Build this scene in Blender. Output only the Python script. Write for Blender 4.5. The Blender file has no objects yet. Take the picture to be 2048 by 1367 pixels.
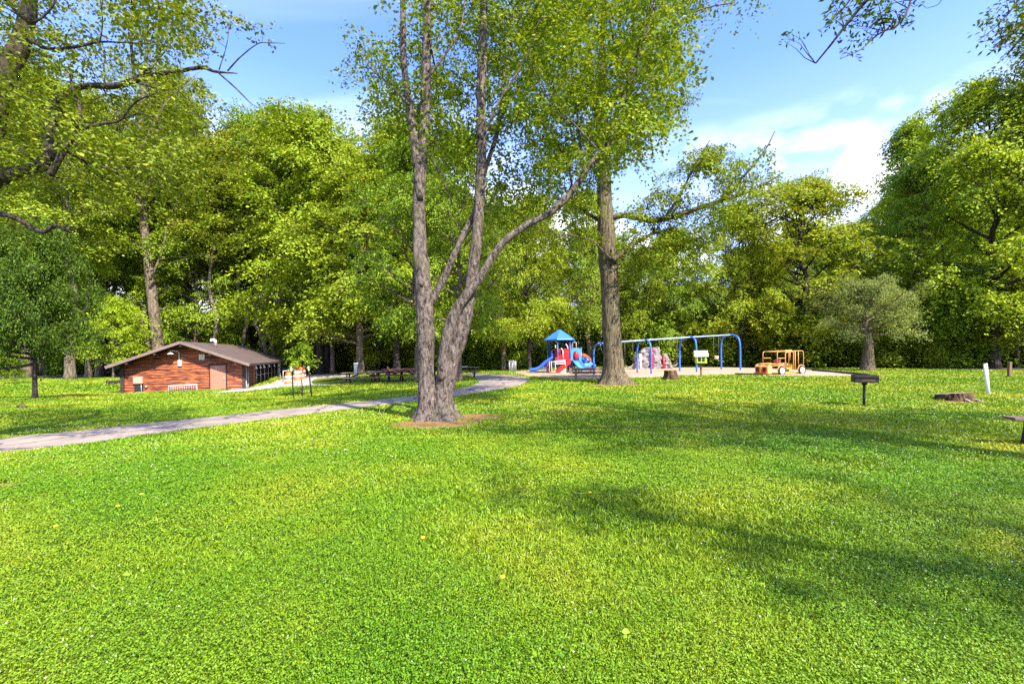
import bpy, math, random
import numpy as np
from mathutils import Vector, Matrix, noise as mnoise

SC = bpy.context.scene
COL = SC.collection
PI = math.pi
F = 910.0                      # focal length in photo pixels (16 mm on a 36 mm sensor)
CX, CY = 1024.0, 703.0         # horizon point in the photo
TH = math.radians(0.7)         # slight camera roll
EYE = 1.6
ct, st = math.cos(TH), math.sin(TH)

def ray(px, py):
    u = px - CX; v = CY - py
    return Vector((u*ct + v*st, F, -u*st + v*ct)) / F

def at(px, py, D):
    """point seen at photo pixel px,py at depth D"""
    r = ray(px, py)
    return Vector((r.x*D, r.y*D, EYE + r.z*D))

# ---------------------------------------------------------------- terrain
_cp = []
def cp(px, py, D): 
    p = at(px, py, D); _cp.append((p.x, p.y, p.z))
for x, y in ((0, 0), (-4, 1), (4, 1), (0, 5), (6, 5), (-6, 4), (0, 8), (6, 9), (12, 6), (12, 10), (-2, 11), (3, 13), (16, 10), (-9, 6.5), (20, 4), (20, 14), (-20, 2), (9, 15)):
    _cp.append((x, y, 0.0))
for a in ((70, 797, 23), (240, 787, 33.3), (437, 782, 35), (500, 777, 36.1), (350, 800, 27), (588, 796, 24), (580, 767, 38), (690, 763, 34),
          (830, 762, 31), (835, 797, 17), (1000, 752, 30), (1120, 744, 36), (1341, 760, 24), (1228, 766, 22), (1290, 747, 31), (1382, 743, 32.5),
          (1460, 738, 34), (1560, 748, 28.5), (1402, 752, 27), (1735, 739, 33), (1850, 742, 32), (1960, 745, 29), (140, 760, 42), (60, 755, 50), (300, 757, 55),
          (720, 748, 46), (1000, 741, 46), (1200, 735, 44), (1350, 733, 44), (1600, 736, 42), (200, 850, 16), (0, 893, 9.6), (300, 860, 12.5), (0, 830, 15.5), (1977, 788, 15), (2018, 753, 22)):
    cp(*a)
_cp = np.array(_cp)
def Gn(x, y):
    x = np.asarray(x, float); y = np.asarray(y, float)
    num = np.zeros_like(x); den = np.zeros_like(x)
    for cx, cy, cz in _cp:
        d2 = (x-cx)**2 + (y-cy)**2
        w = np.exp(-d2/(2*3.2**2)) + 0.02*np.exp(-d2/(2*9.0**2)) + 1e-4/(1+d2*0.002)
        num += w*cz; den += w
    return num/den
def G(x, y): return float(Gn(np.array([x]), np.array([y]))[0])

def hit(px, py):
    """where the ray through a photo pixel meets the terrain -> (point, metres per photo pixel)"""
    D = np.linspace(1.5, 120, 2400); r = ray(px, py)
    d = EYE + r.z*D - Gn(r.x*D, r.y*D)
    k = np.argmax(d < 0) if (d < 0).any() else len(D)-1
    if k > 0 and d[k] < 0:
        t = d[k-1]/(d[k-1]-d[k]); DD = D[k-1] + t*(D[k]-D[k-1])
    else: DD = D[k]
    return Vector((r.x*DD, r.y*DD, EYE+r.z*DD)), DD/F
def P(px, py): return hit(px, py)[0]
def near(px, D):
    """terrain point in picture column px at depth D"""
    x = (px-CX)/F*D
    return Vector((x, D, G(x, D)))

# ---------------------------------------------------------------- objects
def link(o, parent=None):
    COL.objects.link(o)
    if parent is not None: o.parent = parent
    return o
def tag(o, label=None, cat=None, group=None, kind=None):
    if label: o['label'] = label
    if cat: o['category'] = cat
    if group: o['group'] = group
    if kind: o['kind'] = kind
    return o
def empty(name, loc, label, cat, rz=0.0, group=None):
    o = bpy.data.objects.new(name, None); o.empty_display_size = 0.3
    link(o); o.location = loc; o.rotation_euler = (0, 0, rz)
    return tag(o, label, cat, group)
def dup_tree(root, loc, rz=0.0, scale=None, label=None, group=None):
    r = root.copy(); COL.objects.link(r); r.location = loc; r.rotation_euler = (0, 0, rz)
    if scale is not None: r.scale = scale
    if label: r['label'] = label
    if group: r['group'] = group
    for ch in list(root.children):
        c = ch.copy(); COL.objects.link(c); c.parent = r
        for g in list(ch.children):
            d = g.copy(); COL.objects.link(d); d.parent = c
    return r

def np_mesh(name, V, Q, mat, parent=None, smooth=False):
    V = np.asarray(V, np.float32); Q = np.asarray(Q, np.int32)
    me = bpy.data.meshes.new(name)
    k = Q.shape[1]
    me.vertices.add(len(V)); me.vertices.foreach_set('co', V.ravel())
    me.loops.add(Q.size); me.loops.foreach_set('vertex_index', Q.ravel())
    me.polygons.add(len(Q)); me.polygons.foreach_set('loop_start', np.arange(0, Q.size, k, dtype=np.int32))
    try: me.polygons.foreach_set('loop_total', np.full(len(Q), k, np.int32))
    except Exception: pass
    if smooth: me.polygons.foreach_set('use_smooth', np.ones(len(Q), bool))
    me.update(calc_edges=True); me.validate()
    if mat: me.materials.append(mat)
    o = bpy.data.objects.new(name, me)
    return link(o, parent)

class MB:
    def __init__(s): s.v = []; s.f = []; s.sm = []
    def add(s, vs, fs, smooth=False):
        b = len(s.v); s.v += [tuple(v) for v in vs]
        for f in fs: s.f.append(tuple(b+i for i in f)); s.sm.append(smooth)
        return s
    def box(s, c, size, R=None, taper=1.0):
        hx, hy, hz = size[0]/2, size[1]/2, size[2]/2
        vs = []
        for z in (-1, 1):
            t = taper if z > 0 else 1.0
            for x, y in ((-1, -1), (1, -1), (1, 1), (-1, 1)): vs.append(Vector((x*hx*t, y*hy*t, z*hz)))
        if R is not None: vs = [R @ v for v in vs]
        c = Vector(c)
        return s.add([v+c for v in vs], [(0, 3, 2, 1), (4, 5, 6, 7), (0, 1, 5, 4), (1, 2, 6, 5), (2, 3, 7, 6), (3, 0, 4, 7)])
    def beam(s, a, b, w, h, up=(0, 0, 1)):
        """a rectangular bar from a to b"""
        a = Vector(a); b = Vector(b); t = (b-a); L = t.length; t = t/L
        u = Vector(up); 
        if abs(t.dot(u)) > 0.98: u = Vector((0, 1, 0))
        sd = t.cross(u).normalized(); u = sd.cross(t).normalized()
        R = Matrix((t, sd, u)).transposed()
        return s.box((a+b)/2, (L, w, h), R)
    def tube(s, path, rad, n=8, caps=True, smooth=True):
        path = [Vector(p) for p in path]
        if not hasattr(rad, '__len__'): rad = [rad]*len(path)
        vs = []; fs = []; m = len(path)
        ref = None
        for i, p in enumerate(path):
            t = (path[min(i+1, m-1)] - path[max(i-1, 0)])
            if t.length < 1e-9: t = Vector((0, 0, 1))
            t.normalize()
            if ref is None:
                ref = Vector((1, 0, 0)) if abs(t.x) < 0.8 else Vector((0, 1, 0))
            a = (ref - t*ref.dot(t)).normalized(); b = t.cross(a); ref = a
            for k in range(n):
                an = 2*PI*k/n
                vs.append(p + (a*math.cos(an)+b*math.sin(an))*rad[i])
        for i in range(m-1):
            for k in range(n):
                k2 = (k+1) % n
                fs.append((i*n+k, i*n+k2, (i+1)*n+k2, (i+1)*n+k))
        base = len(s.v)
        s.add(vs, fs, smooth)
        if caps:
            s.f.append(tuple(base+k for k in reversed(range(n)))); s.sm.append(False)
            s.f.append(tuple(base+(m-1)*n+k for k in range(n))); s.sm.append(False)
        return s
    def cyl(s, a, b, r, n=12, r2=None): return s.tube([a, b], [r, r if r2 is None else r2], n)
    def lathe(s, c, prof, n=20, smooth=True):
        c = Vector(c); vs = []; fs = []
        for r, z in prof:
            for k in range(n):
                a = 2*PI*k/n; vs.append(c + Vector((r*math.cos(a), r*math.sin(a), z)))
        m = len(prof)
        for i in range(m-1):
            for k in range(n):
                k2 = (k+1) % n; fs.append((i*n+k, i*n+k2, (i+1)*n+k2, (i+1)*n+k))
        return s.add(vs, fs, smooth)
    def ball(s, c, r, n=10, m=6, sq=(1, 1, 1)):
        prof = [(max(1e-4, math.sin(PI*i/m)), -math.cos(PI*i/m)) for i in range(m+1)]
        c = Vector(c); vs = []; fs = []
        for rr, z in prof:
            for k in range(n):
                a = 2*PI*k/n; vs.append(c + Vector((rr*math.cos(a)*r*sq[0], rr*math.sin(a)*r*sq[1], z*r*sq[2])))
        for i in range(m):
            for k in range(n):
                k2 = (k+1) % n; fs.append((i*n+k, i*n+k2, (i+1)*n+k2, (i+1)*n+k))
        return s.add(vs, fs, True)
    def prism(s, pts, y0, y1):
        """outline (x,z) extruded along y"""
        n = len(pts)
        vs = [(x, y0, z) for x, z in pts] + [(x, y1, z) for x, z in pts]
        fs = [tuple(range(n)), tuple(reversed(range(n, 2*n)))]
        fs += [(i, n+i, n+(i+1) % n, (i+1) % n) for i in range(n)]
        return s.add(vs, fs)
    def build(s, name, mat, parent=None, bevel=0.0, loc=None):
        me = bpy.data.meshes.new(name)
        me.from_pydata(s.v, [], s.f); me.polygons.foreach_set('use_smooth', np.array(s.sm, bool))
        me.update(); me.validate()
        me.materials.append(mat)
        o = bpy.data.objects.new(name, me); link(o, parent)
        if loc is not None: o.location = loc
        if bevel > 0:
            md = o.modifiers.new('bevel', 'BEVEL'); md.width = bevel; md.segments = 2; md.limit_method = 'ANGLE'
        return o

def spline(pts, k=6):
    """Catmull-Rom through points (numpy rows), k steps per span"""
    p = np.array([list(q) for q in pts], float)
    p = np.vstack([2*p[0]-p[1], p, 2*p[-1]-p[-2]])
    out = []
    for i in range(1, len(p)-2):
        for j in range(k):
            t = j/k
            out.append(0.5*((2*p[i]) + (-p[i-1]+p[i+1])*t + (2*p[i-1]-5*p[i]+4*p[i+1]-p[i+2])*t*t + (-p[i-1]+3*p[i]-3*p[i+1]+p[i+2])*t**3))
    out.append(p[-2])
    return np.array(out)

# ---------------------------------------------------------------- materials
def lin(h):
    h = h.lstrip('#'); c = [int(h[i:i+2], 16)/255 for i in (0, 2, 4)]
    return tuple((x/12.92 if x <= 0.04045 else ((x+0.055)/1.055)**2.4) for x in c) + (1.0,)
def C(r, g, b): return (r, g, b, 1.0)
def newmat(name):
    m = bpy.data.materials.new(name); m.use_nodes = True
    nt = m.node_tree; b = nt.nodes['Principled BSDF']
    return m, nt, b
def ramp(nt, fac, stops):
    r = nt.nodes.new('ShaderNodeValToRGB'); e = r.color_ramp.elements
    while len(e) < len(stops): e.new(0.5)
    for el, (p, c) in zip(e, stops): el.position = p; el.color = c
    nt.links.new(fac, r.inputs[0]); return r.outputs[0]
def noise(nt, vec, scale, detail=4, rough=0.55, dist=0.0):
    n = nt.nodes.new('ShaderNodeTexNoise'); n.inputs['Scale'].default_value = scale
    n.inputs['Detail'].default_value = detail; n.inputs['Roughness'].default_value = rough; n.inputs['Distortion'].default_value = dist
    if vec is not None: nt.links.new(vec, n.inputs['Vector'])
    return n.outputs['Fac']
def coords(nt, scale=(1, 1, 1), kind='Object'):
    t = nt.nodes.new('ShaderNodeTexCoord'); m = nt.nodes.new('ShaderNodeMapping')
    m.inputs['Scale'].default_value = scale
    nt.links.new(t.outputs[kind], m.inputs[0]); return m.outputs[0]
def bump(nt, b, h, strength=0.4, dist=0.02):
    n = nt.nodes.new('ShaderNodeBump'); n.inputs['Strength'].default_value = strength; n.inputs['Distance'].default_value = dist
    nt.links.new(h, n.inputs['Height']); nt.links.new(n.outputs[0], b.inputs['Normal'])
def mixc(nt, fac, a, b, mode='MIX'):
    m = nt.nodes.new('ShaderNodeMix'); m.data_type = 'RGBA'; m.blend_type = mode
    for s, v in ((0, fac), (6, a), (7, b)):
        if hasattr(v, 'is_output') or isinstance(v, bpy.types.NodeSocket): nt.links.new(v, m.inputs[s])
        else: m.inputs[s].default_value = v
    return m.outputs[2]
def math_(nt, op, a, b):
    m = nt.nodes.new('ShaderNodeMath'); m.operation = op
    for i, v in enumerate((a, b)):
        if isinstance(v, bpy.types.NodeSocket): nt.links.new(v, m.inputs[i])
        else: m.inputs[i].default_value = v
    return m.outputs[0]

def simple(name, c1, c2=None, scale=3.0, rough=0.6, bumps=0.0, stretch=(1, 1, 1), metal=0.0, bscale=None, spec=0.4):
    m, nt, b = newmat(name)
    v = coords(nt, stretch)
    if c2 is None: c2 = tuple(x*0.72 for x in c1[:3]) + (1,)
    n = noise(nt, v, scale, 5, 0.6)
    nt.links.new(ramp(nt, n, [(0.3, c2), (0.65, c1)]), b.inputs['Base Color'])
    b.inputs['Roughness'].default_value = rough; b.inputs['Metallic'].default_value = metal
    b.inputs['Specular IOR Level'].default_value = spec
    if bumps: bump(nt, b, noise(nt, v, bscale or scale*6, 4), bumps)
    return m

def leaf_mat(name, c1, c2, c3, trans=0.36, vary=0.22):
    """leaf: colour varies from leaf to leaf and from tree to tree; light also passes through the blade"""
    m, nt, b = newmat(name)
    g = nt.nodes.new('ShaderNodeNewGeometry'); oi = nt.nodes.new('ShaderNodeObjectInfo')
    col = ramp(nt, g.outputs['Random Per Island'], [(0.0, c1), (0.55, c2), (1.0, c3)])
    hs = nt.nodes.new('ShaderNodeHueSaturation')
    hv = nt.nodes.new('ShaderNodeMapRange'); hv.inputs[3].default_value = 0.485; hv.inputs[4].default_value = 0.515
    vv = nt.nodes.new('ShaderNodeMapRange'); vv.inputs[3].default_value = 1-vary; vv.inputs[4].default_value = 1+vary
    nt.links.new(oi.outputs['Random'], hv.inputs[0]); 
    fr = math_(nt, 'FRACT', math_(nt, 'MULTIPLY', oi.outputs['Random'], 7.31), 0.0)
    nt.links.new(fr, vv.inputs[0])
    nt.links.new(hv.outputs[0], hs.inputs['Hue']); nt.links.new(vv.outputs[0], hs.inputs['Value']); nt.links.new(col, hs.inputs['Color'])
    nt.links.new(hs.outputs[0], b.inputs['Base Color']); b.inputs['Roughness'].default_value = 0.6
    b.inputs['Specular IOR Level'].default_value = 0.18
    tr = nt.nodes.new('ShaderNodeBsdfTranslucent')
    warm = mixc(nt, 1.0, hs.outputs[0], C(1.25, 1.1, 0.45), 'MULTIPLY'); nt.links.new(warm, tr.inputs[0])
    mx = nt.nodes.new('ShaderNodeMixShader'); mx.inputs[0].default_value = trans
    nt.links.new(b.outputs[0], mx.inputs[1]); nt.links.new(tr.outputs[0], mx.inputs[2])
    nt.links.new(mx.outputs[0], nt.nodes['Material Output'].inputs[0])
    return m

def bark_mat(name, dark, light, lichen=None, lich_amt=0.62, stretch=(1, 1, 0.22), scale=14, moss=None, bump_s=0.9):
    m, nt, b = newmat(name)
    v = coords(nt, stretch); v2 = coords(nt, (1, 1, 0.7))
    n = noise(nt, v, scale, 8, 0.7, 0.4)
    col = ramp(nt, n, [(0.40, dark), (0.60, light)])
    if lichen:
        l = noise(nt, v2, 24, 7, 0.8)
        col = mixc(nt, ramp(nt, l, [(lich_amt, C(0, 0, 0)), (lich_amt+0.05, C(1, 1, 1))]), col, lichen)
    if moss:
        l2 = noise(nt, v2, 2.2, 5, 0.7)
        col = mixc(nt, ramp(nt, l2, [(0.56, C(0, 0, 0)), (0.66, C(0.7, 0.7, 0.7))]), col, moss)
    nt.links.new(col, b.inputs['Base Color']); b.inputs['Roughness'].default_value = 0.9; b.inputs['Specular IOR Level'].default_value = 0.15
    bump(nt, b, n, bump_s, 0.05)
    return m

M = {}
M['bark'] = bark_mat('bark_grey_brown', C(0.022, 0.016, 0.013), C(0.18, 0.14, 0.112), C(0.38, 0.335, 0.28), 0.585, scale=15, stretch=(1, 1, .38), bump_s=1.0, moss=C(0.10, 0.085, 0.035))
M['bark_old'] = bark_mat('bark_dark_gnarled', C(0.016, 0.011, 0.009), C(0.10, 0.075, 0.055), C(0.26, 0.24, 0.19), 0.62, scale=11, bump_s=1.0)
M['bark_b'] = bark_mat('bark_furrowed_tan', C(0.034, 0.026, 0.014), C(0.185, 0.145, 0.085), C(0.25, 0.235, 0.14), 0.66, stretch=(1, 1, 0.1), scale=20, bump_s=1.0)
M['bark_far'] = bark_mat('bark_woodland', C(0.07, 0.052, 0.034), C(0.21, 0.165, 0.11), stretch=(1, 1, 0.15), scale=10, bump_s=0.5)
M['bark_dark'] = bark_mat('bark_dark', C(0.016, 0.012, 0.010), C(0.07, 0.055, 0.045), stretch=(1, 1, 0.2), scale=14, bump_s=0.6)
M['leaf_a'] = leaf_mat('leaf_mid_green', C(0.11, 0.182, 0.010), C(0.185, 0.27, 0.014), C(0.36, 0.42, 0.035))
M['leaf_b'] = leaf_mat('leaf_bright', C(0.14, 0.222, 0.009), C(0.23, 0.32, 0.012), C(0.41, 0.475, 0.035))
M['leaf_y'] = leaf_mat('leaf_yellow_green', C(0.125, 0.19, 0.011), C(0.21, 0.285, 0.017), C(0.41, 0.46, 0.055))
M['leaf_d'] = leaf_mat('leaf_deep_green', C(0.038, 0.070, 0.004), C(0.066, 0.108, 0.005), C(0.16, 0.215, 0.015))
M['leaf_o'] = leaf_mat('leaf_olive_grey', C(0.13, 0.175, 0.035), C(0.20, 0.25, 0.055), C(0.33, 0.36, 0.12))
# ================================================================ sky, sun, camera
EL, AZ = math.radians(46), math.radians(38)      # sun behind the camera, to the right
SUNDIR = Vector((math.sin(AZ)*math.cos(EL), -math.cos(AZ)*math.cos(EL), math.sin(EL)))
sun = bpy.data.lights.new('sun', 'SUN'); sun.energy = 3.8; sun.angle = math.radians(0.6); sun.color = (1.0, 0.94, 0.82)
so = bpy.data.objects.new('sun', sun); link(so); so.rotation_euler = SUNDIR.to_track_quat('Z', 'Y').to_euler(); so.location = (20, -30, 40)

w = bpy.data.worlds.new('World'); SC.world = w; w.use_nodes = True
nt = w.node_tree; bg = nt.nodes['Background']
sky = nt.nodes.new('ShaderNodeTexSky'); sky.sky_type = 'NISHITA'; sky.sun_disc = False
sky.sun_elevation = EL; sky.sun_rotation = math.radians(180)-AZ
sky.air_density = 1.0; sky.dust_density = 0.6; sky.ozone_density = 2.0
tc = nt.nodes.new('ShaderNodeTexCoord')
sep = nt.nodes.new('ShaderNodeSeparateXYZ'); nt.links.new(tc.outputs['Generated'], sep.inputs[0])
zz = math_(nt, 'MAXIMUM', sep.outputs[2], 0.06)
cmb = nt.nodes.new('ShaderNodeCombineXYZ')
nt.links.new(math_(nt, 'DIVIDE', sep.outputs[0], zz), cmb.inputs[0]); nt.links.new(math_(nt, 'DIVIDE', sep.outputs[1], zz), cmb.inputs[1])
mp = nt.nodes.new('ShaderNodeMapping'); mp.inputs['Scale'].default_value = (0.34, 0.9, 1); mp.inputs['Location'].default_value = (3.1, 1.55, 0)
mp.inputs['Rotation'].default_value = (0, 0, math.radians(-22))
nt.links.new(cmb.outputs[0], mp.inputs[0])
cl = noise(nt, mp.outputs[0], 1.0, 6, 0.5, 0.5)
wisp = ramp(nt, cl, [(0.47, C(0, 0, 0)), (0.82, C(0.6, 0.6, 0.6))])
low = ramp(nt, sep.outputs[2], [(0.0, C(1, 1, 1)), (0.28, C(0.4, 0.4, 0.4)), (0.5, C(0, 0, 0))])
m3 = nt.nodes.new('ShaderNodeMapping'); m3.inputs['Scale'].default_value = (3.0, 3.0, 5.0); m3.inputs['Location'].default_value = (0.4, 0.2, 0.9)
nt.links.new(tc.outputs['Generated'], m3.inputs[0])
cum = ramp(nt, noise(nt, m3.outputs[0], 1.6, 5, 0.5, 0.3), [(0.45, C(0, 0, 0)), (0.56, C(1, 1, 1))])
cumlow = mixc(nt, 1.0, cum, ramp(nt, sep.outputs[2], [(0.26, C(1, 1, 1)), (0.42, C(0, 0, 0))]), 'MULTIPLY')
base = mixc(nt, 1.0, sky.outputs[0], C(0.88, 1.04, 1.80), 'MULTIPLY')
c1 = mixc(nt, mixc(nt, 1.0, low, C(0.55, 0.55, 0.55), 'MULTIPLY'), base, C(4.6, 5.15, 6.6))
c2 = mixc(nt, wisp, c1, C(5.6, 6.0, 6.6))
c3 = mixc(nt, cumlow, c2, C(7.6, 7.6, 7.6))
nt.links.new(c3, bg.inputs[0]); bg.inputs[1].default_value = 0.1

cd = bpy.data.cameras.new('camera'); cam = bpy.data.objects.new('camera', cd); link(cam)
cam.location = (0, 0, EYE); cam.rotation_euler = (PI/2, TH, 0)
cd.sensor_width = 36; cd.lens = F/2048*36; cd.shift_y = (CY-683.5)/2048; cd.clip_end = 2000; cd.clip_start = 0.05
SC.camera = cam
SC.view_settings.view_transform = 'Standard'; SC.view_settings.look = 'None'; SC.view_settings.gamma = 1
SC.view_settings.use_curve_mapping = False; SC.view_settings.exposure = 1.85
cy = SC.cycles
cy.max_bounces = 6; cy.diffuse_bounces = 3; cy.glossy_bounces = 2; cy.transmission_bounces = 4; cy.transparent_max_bounces = 4
cy.use_denoising = False
try: cy.denoiser = 'OPENIMAGEDENOISE'; cy.denoising_prefilter = 'ACCURATE'
except Exception: pass
cy.sample_clamp_indirect = 8

# ================================================================ ground sheets
def axis(a, b, fine0, fine1, step, coarse):
    out = list(np.arange(fine0, fine1+1e-6, step)); x = fine0; s = step
    lo = []
    while x > a: s *= coarse; x -= s; lo.append(x)
    x = out[-1]; s = step; hi = []
    while x < b: s *= coarse; x += s; hi.append(x)
    return np.array(lo[::-1]+out+hi)
gx = axis(-500, 500, -45, 40, 0.5, 1.35); gy = axis(-200, 700, -6, 60, 0.5, 1.35)
X, Y = np.meshgrid(gx, gy); Z = Gn(X, Y)
nx, ny = len(gx), len(gy)
ii = (np.arange(ny-1)[:, None]*nx + np.arange(nx-1)[None, :]).ravel()
Q = np.stack([ii, ii+1, ii+nx+1, ii+nx], 1)
m, nt, b = newmat('turf')
v = coords(nt)
n1 = noise(nt, v, 0.35, 5, 0.6); n2 = noise(nt, v, 30, 3, 0.7)
turf = ramp(nt, n1, [(0.35, C(0.035, 0.085, 0.004)), (0.5, C(0.065, 0.12, 0.005)), (0.66, C(0.13, 0.16, 0.012))])
turf = mixc(nt, n2, mixc(nt, 1.0, turf, C(0.5, 0.5, 0.5), 'MULTIPLY'), turf)
# worn earth round the big trunk
def worn(turf, cx, cyy, rx, ry, color):
    tcc = nt.nodes.new('ShaderNodeTexCoord'); mpp = nt.nodes.new('ShaderNodeMapping')
    mpp.vector_type = 'TEXTURE'; mpp.inputs['Location'].default_value = (cx, cyy, 0); mpp.inputs['Scale'].default_value = (rx, ry, 1000)
    nt.links.new(tcc.outputs['Object'], mpp.inputs[0])
    ln = nt.nodes.new('ShaderNodeVectorMath'); ln.operation = 'LENGTH'; nt.links.new(mpp.outputs[0], ln.inputs[0])
    dd = math_(nt, 'ADD', ln.outputs['Value'], math_(nt, 'MULTIPLY', math_(nt, 'SUBTRACT', noise(nt, v, 2.2, 5, 0.7), 0.5), 1.3))
    return mixc(nt, ramp(nt, dd, [(0.75, C(1, 1, 1)), (1.05, C(0, 0, 0))]), turf, color)
pA = P(868, 838)
WORN = []
for (px_, py_, rx, ry) in ((866, 847, 1.15, 0.75), (950, 833, 0.9, 0.75), (1228, 770, 1.5, 1.1), (1925, 803, 0.9, 0.35), (0, 972, 0.22, 0.2)):
    q = P(px_, py_); WORN.append((q.x, q.y, rx, ry)); turf = worn(turf, q.x, q.y, rx, ry, C(0.23, 0.13, 0.05))
nt.links.new(turf, b.inputs['Base Color']); b.inputs['Roughness'].default_value = 0.95; b.inputs['Specular IOR Level'].default_value = 0.1
bump(nt, b, n2, 0.7, 0.03)
g_ = np_mesh('lawn', np.stack([X.ravel(), Y.ravel(), Z.ravel()], 1), Q, m, smooth=True)
tag(g_, 'wide green lawn running from the foreground to the woods', 'lawn', kind='structure')

def loft(name, A, B, mat, lift, na=160, nb=12, label=None, cat=None, thick=0.0):
    """a sheet on the terrain between two edges given as world xy polylines"""
    def res(pl):
        p = spline([(q[0], q[1]) for q in pl], 8); d = np.r_[0, np.cumsum(np.hypot(*np.diff(p, axis=0).T))]
        t = np.linspace(0, d[-1], na); return np.stack([np.interp(t, d, p[:, 0]), np.interp(t, d, p[:, 1])], 1)
    a = res(A); bb = res(B)
    s = np.linspace(0, 1, nb)
    pts = a[:, None, :]*(1-s)[None, :, None] + bb[:, None, :]*s[None, :, None]
    z = Gn(pts[..., 0].ravel(), pts[..., 1].ravel()) + lift
    V = np.column_stack([pts.reshape(-1, 2), z])
    i = (np.arange(na-1)[:, None]*nb + np.arange(nb-1)[None, :]).ravel()
    Q = np.stack([i, i+nb, i+nb+1, i+1], 1)
    o = np_mesh(name, V, Q, mat, smooth=True)
    tag(o, label, cat, kind='structure')
    BLOCK.append(np.vstack([a, bb[::-1]]))
    return o
BLOCK = []
def inside(poly, x, y):
    r = np.zeros(len(x), bool); n = len(poly); j = n-1
    for i in range(n):
        xi, yi = poly[i]; xj, yj = poly[j]
        c = ((yi > y) != (yj > y)) & (x < (xj-xi)*(y-yi)/(yj-yi+1e-12)+xi); r ^= c; j = i
    return r
def edge(pl): return [(lambda q: (q.x, q.y))(P(*a)) for a in pl]

m, nt, b = newmat('asphalt_path')
v = coords(nt)
col = ramp(nt, noise(nt, v, 0.9, 6, 0.65), [(0.32, C(0.20, 0.155, 0.12)), (0.68, C(0.36, 0.28, 0.22))])
col = mixc(nt, ramp(nt, noise(nt, v, 60, 3, 0.6), [(0.35, C(0.25, 0.25, 0.25)), (0.6, C(0, 0, 0))]), col, C(0.10, 0.09, 0.085))
vo = nt.nodes.new('ShaderNodeTexVoronoi'); vo.feature = 'DISTANCE_TO_EDGE'; vo.inputs['Scale'].default_value = 0.42
dst = nt.nodes.new('ShaderNodeVectorMath'); dst.operation = 'ADD'
nn = nt.nodes.new('ShaderNodeTexNoise'); nn.inputs['Scale'].default_value = 1.1; nn.inputs['Detail'].default_value = 6; nt.links.new(v, nn.inputs['Vector'])
nt.links.new(v, dst.inputs[0]); nt.links.new(nn.outputs['Color'], dst.inputs[1]); nt.links.new(dst.outputs[0], vo.inputs['Vector'])
col = mixc(nt, ramp(nt, vo.outputs['Distance'], [(0.008, C(0.9, 0.9, 0.9)), (0.028, C(0, 0, 0))]), col, C(0.045, 0.04, 0.038))
nt.links.new(col, b.inputs['Base Color']); b.inputs['Roughness'].default_value = 0.9
bump(nt, b, noise(nt, v, 90, 3), 0.4, 0.006)
M['path'] = m
pathN = edge([(-500, 985), (-200, 945), (0, 908), (150, 890), (300, 869), (500, 843), (700, 818), (850, 800), (950, 787), (1010, 777), (1045, 769), (1062, 760)])
pathF = edge([(-500, 945), (-200, 907), (0, 877), (150, 862), (300, 846), (500, 825), (700, 805), (850, 789), (920, 777), (950, 768), (958, 761), (948, 757)])
loft('path', pathN, pathF, M['path'], 0.012, label='grey asphalt footpath curving across the lawn toward the playground', cat='path')
loft('path', edge([(1062, 760.5), (1058, 756), (1040, 751.5), (1000, 749), (950, 748), (900, 748), (840, 749)]),
     edge([(946, 757), (944, 754.5), (935, 752.2), (920, 750.6), (900, 750), (880, 750), (840, 751.5)]), M['path'], 0.016, label='far bend of the asphalt path behind the picnic tables', cat='path')
conc = simple('pavement', C(0.40, 0.34, 0.30), C(0.25, 0.21, 0.185), 0.9, 0.9, 0.2)
loft('pavement', edge([(380, 790), (440, 786.5), (505, 782), (560, 776), (640, 771), (720, 767), (800, 764.5), (838, 763.5)]),
     edge([(470, 778), (500, 775), (545, 765), (560, 757), (600, 751.5), (640, 748.5), (668, 748.5), (690, 748.8)]), conc, 0.012, label='pale paved area along the side of the log cabin', cat='pavement')
# grass islands between the paved area and the tables
M['turf'] = g_.data.materials[0]
o_ = loft('lawn', edge([(622, 764), (640, 768), (690, 767.3), (760, 764), (838, 761)]), edge([(622, 763.8), (630, 759), (660, 755), (720, 752.5), (838, 752)]), M['turf'], 0.02,
     label='grass island between the paved area and the picnic tables', cat='lawn'); ISL = BLOCK.pop()

mulch = simple('wood_chip', C(0.42, 0.295, 0.185), C(0.27, 0.18, 0.105), 6, 0.95, 0.6, bscale=40)
mulN = edge([(1028, 746), (1060, 752), (1100, 756.5), (1160, 758.5), (1240, 757), (1310, 755), (1380, 751.5), (1460, 749.5), (1560, 751.8), (1660, 752.8), (1700, 752.6), (1742, 752.2)])
mulF = edge([(1030, 742.5), (1060, 741.2), (1100, 740), (1160, 738), (1240, 735.5), (1310, 734.5), (1380, 734), (1460, 734), (1560, 736), (1620, 738.5), (1680, 745), (1738, 751.6)])
loft('playground_ground', mulN, mulF, mulch, 0.02, na=200, nb=24, label='tan wood chip playground surface under the swings and climbers', cat='wood chips')
# forest floor, under the trees all round
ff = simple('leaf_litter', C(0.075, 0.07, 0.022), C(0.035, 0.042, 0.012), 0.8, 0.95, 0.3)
tl = [near(-300, 42), near(0, 47), near(150, 47), near(260, 52), near(450, 54), near(580, 55), near(680, 50), near(850, 48), near(1000, 52), near(1150, 47), near(1300, 47), near(1450, 45), near(1600, 44), near(1700, 37), near(1800, 35), near(1900, 33), near(2000, 31), near(2200, 28), near(2600, 25)]
o_ = loft('forest_floor', [(q.x, q.y) for q in tl], [(q.x*2.2, q.y*2.2+20) for q in tl], ff, 0.014, na=200, nb=40, label='shaded leaf littered floor of the woods', cat='forest floor')

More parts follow.
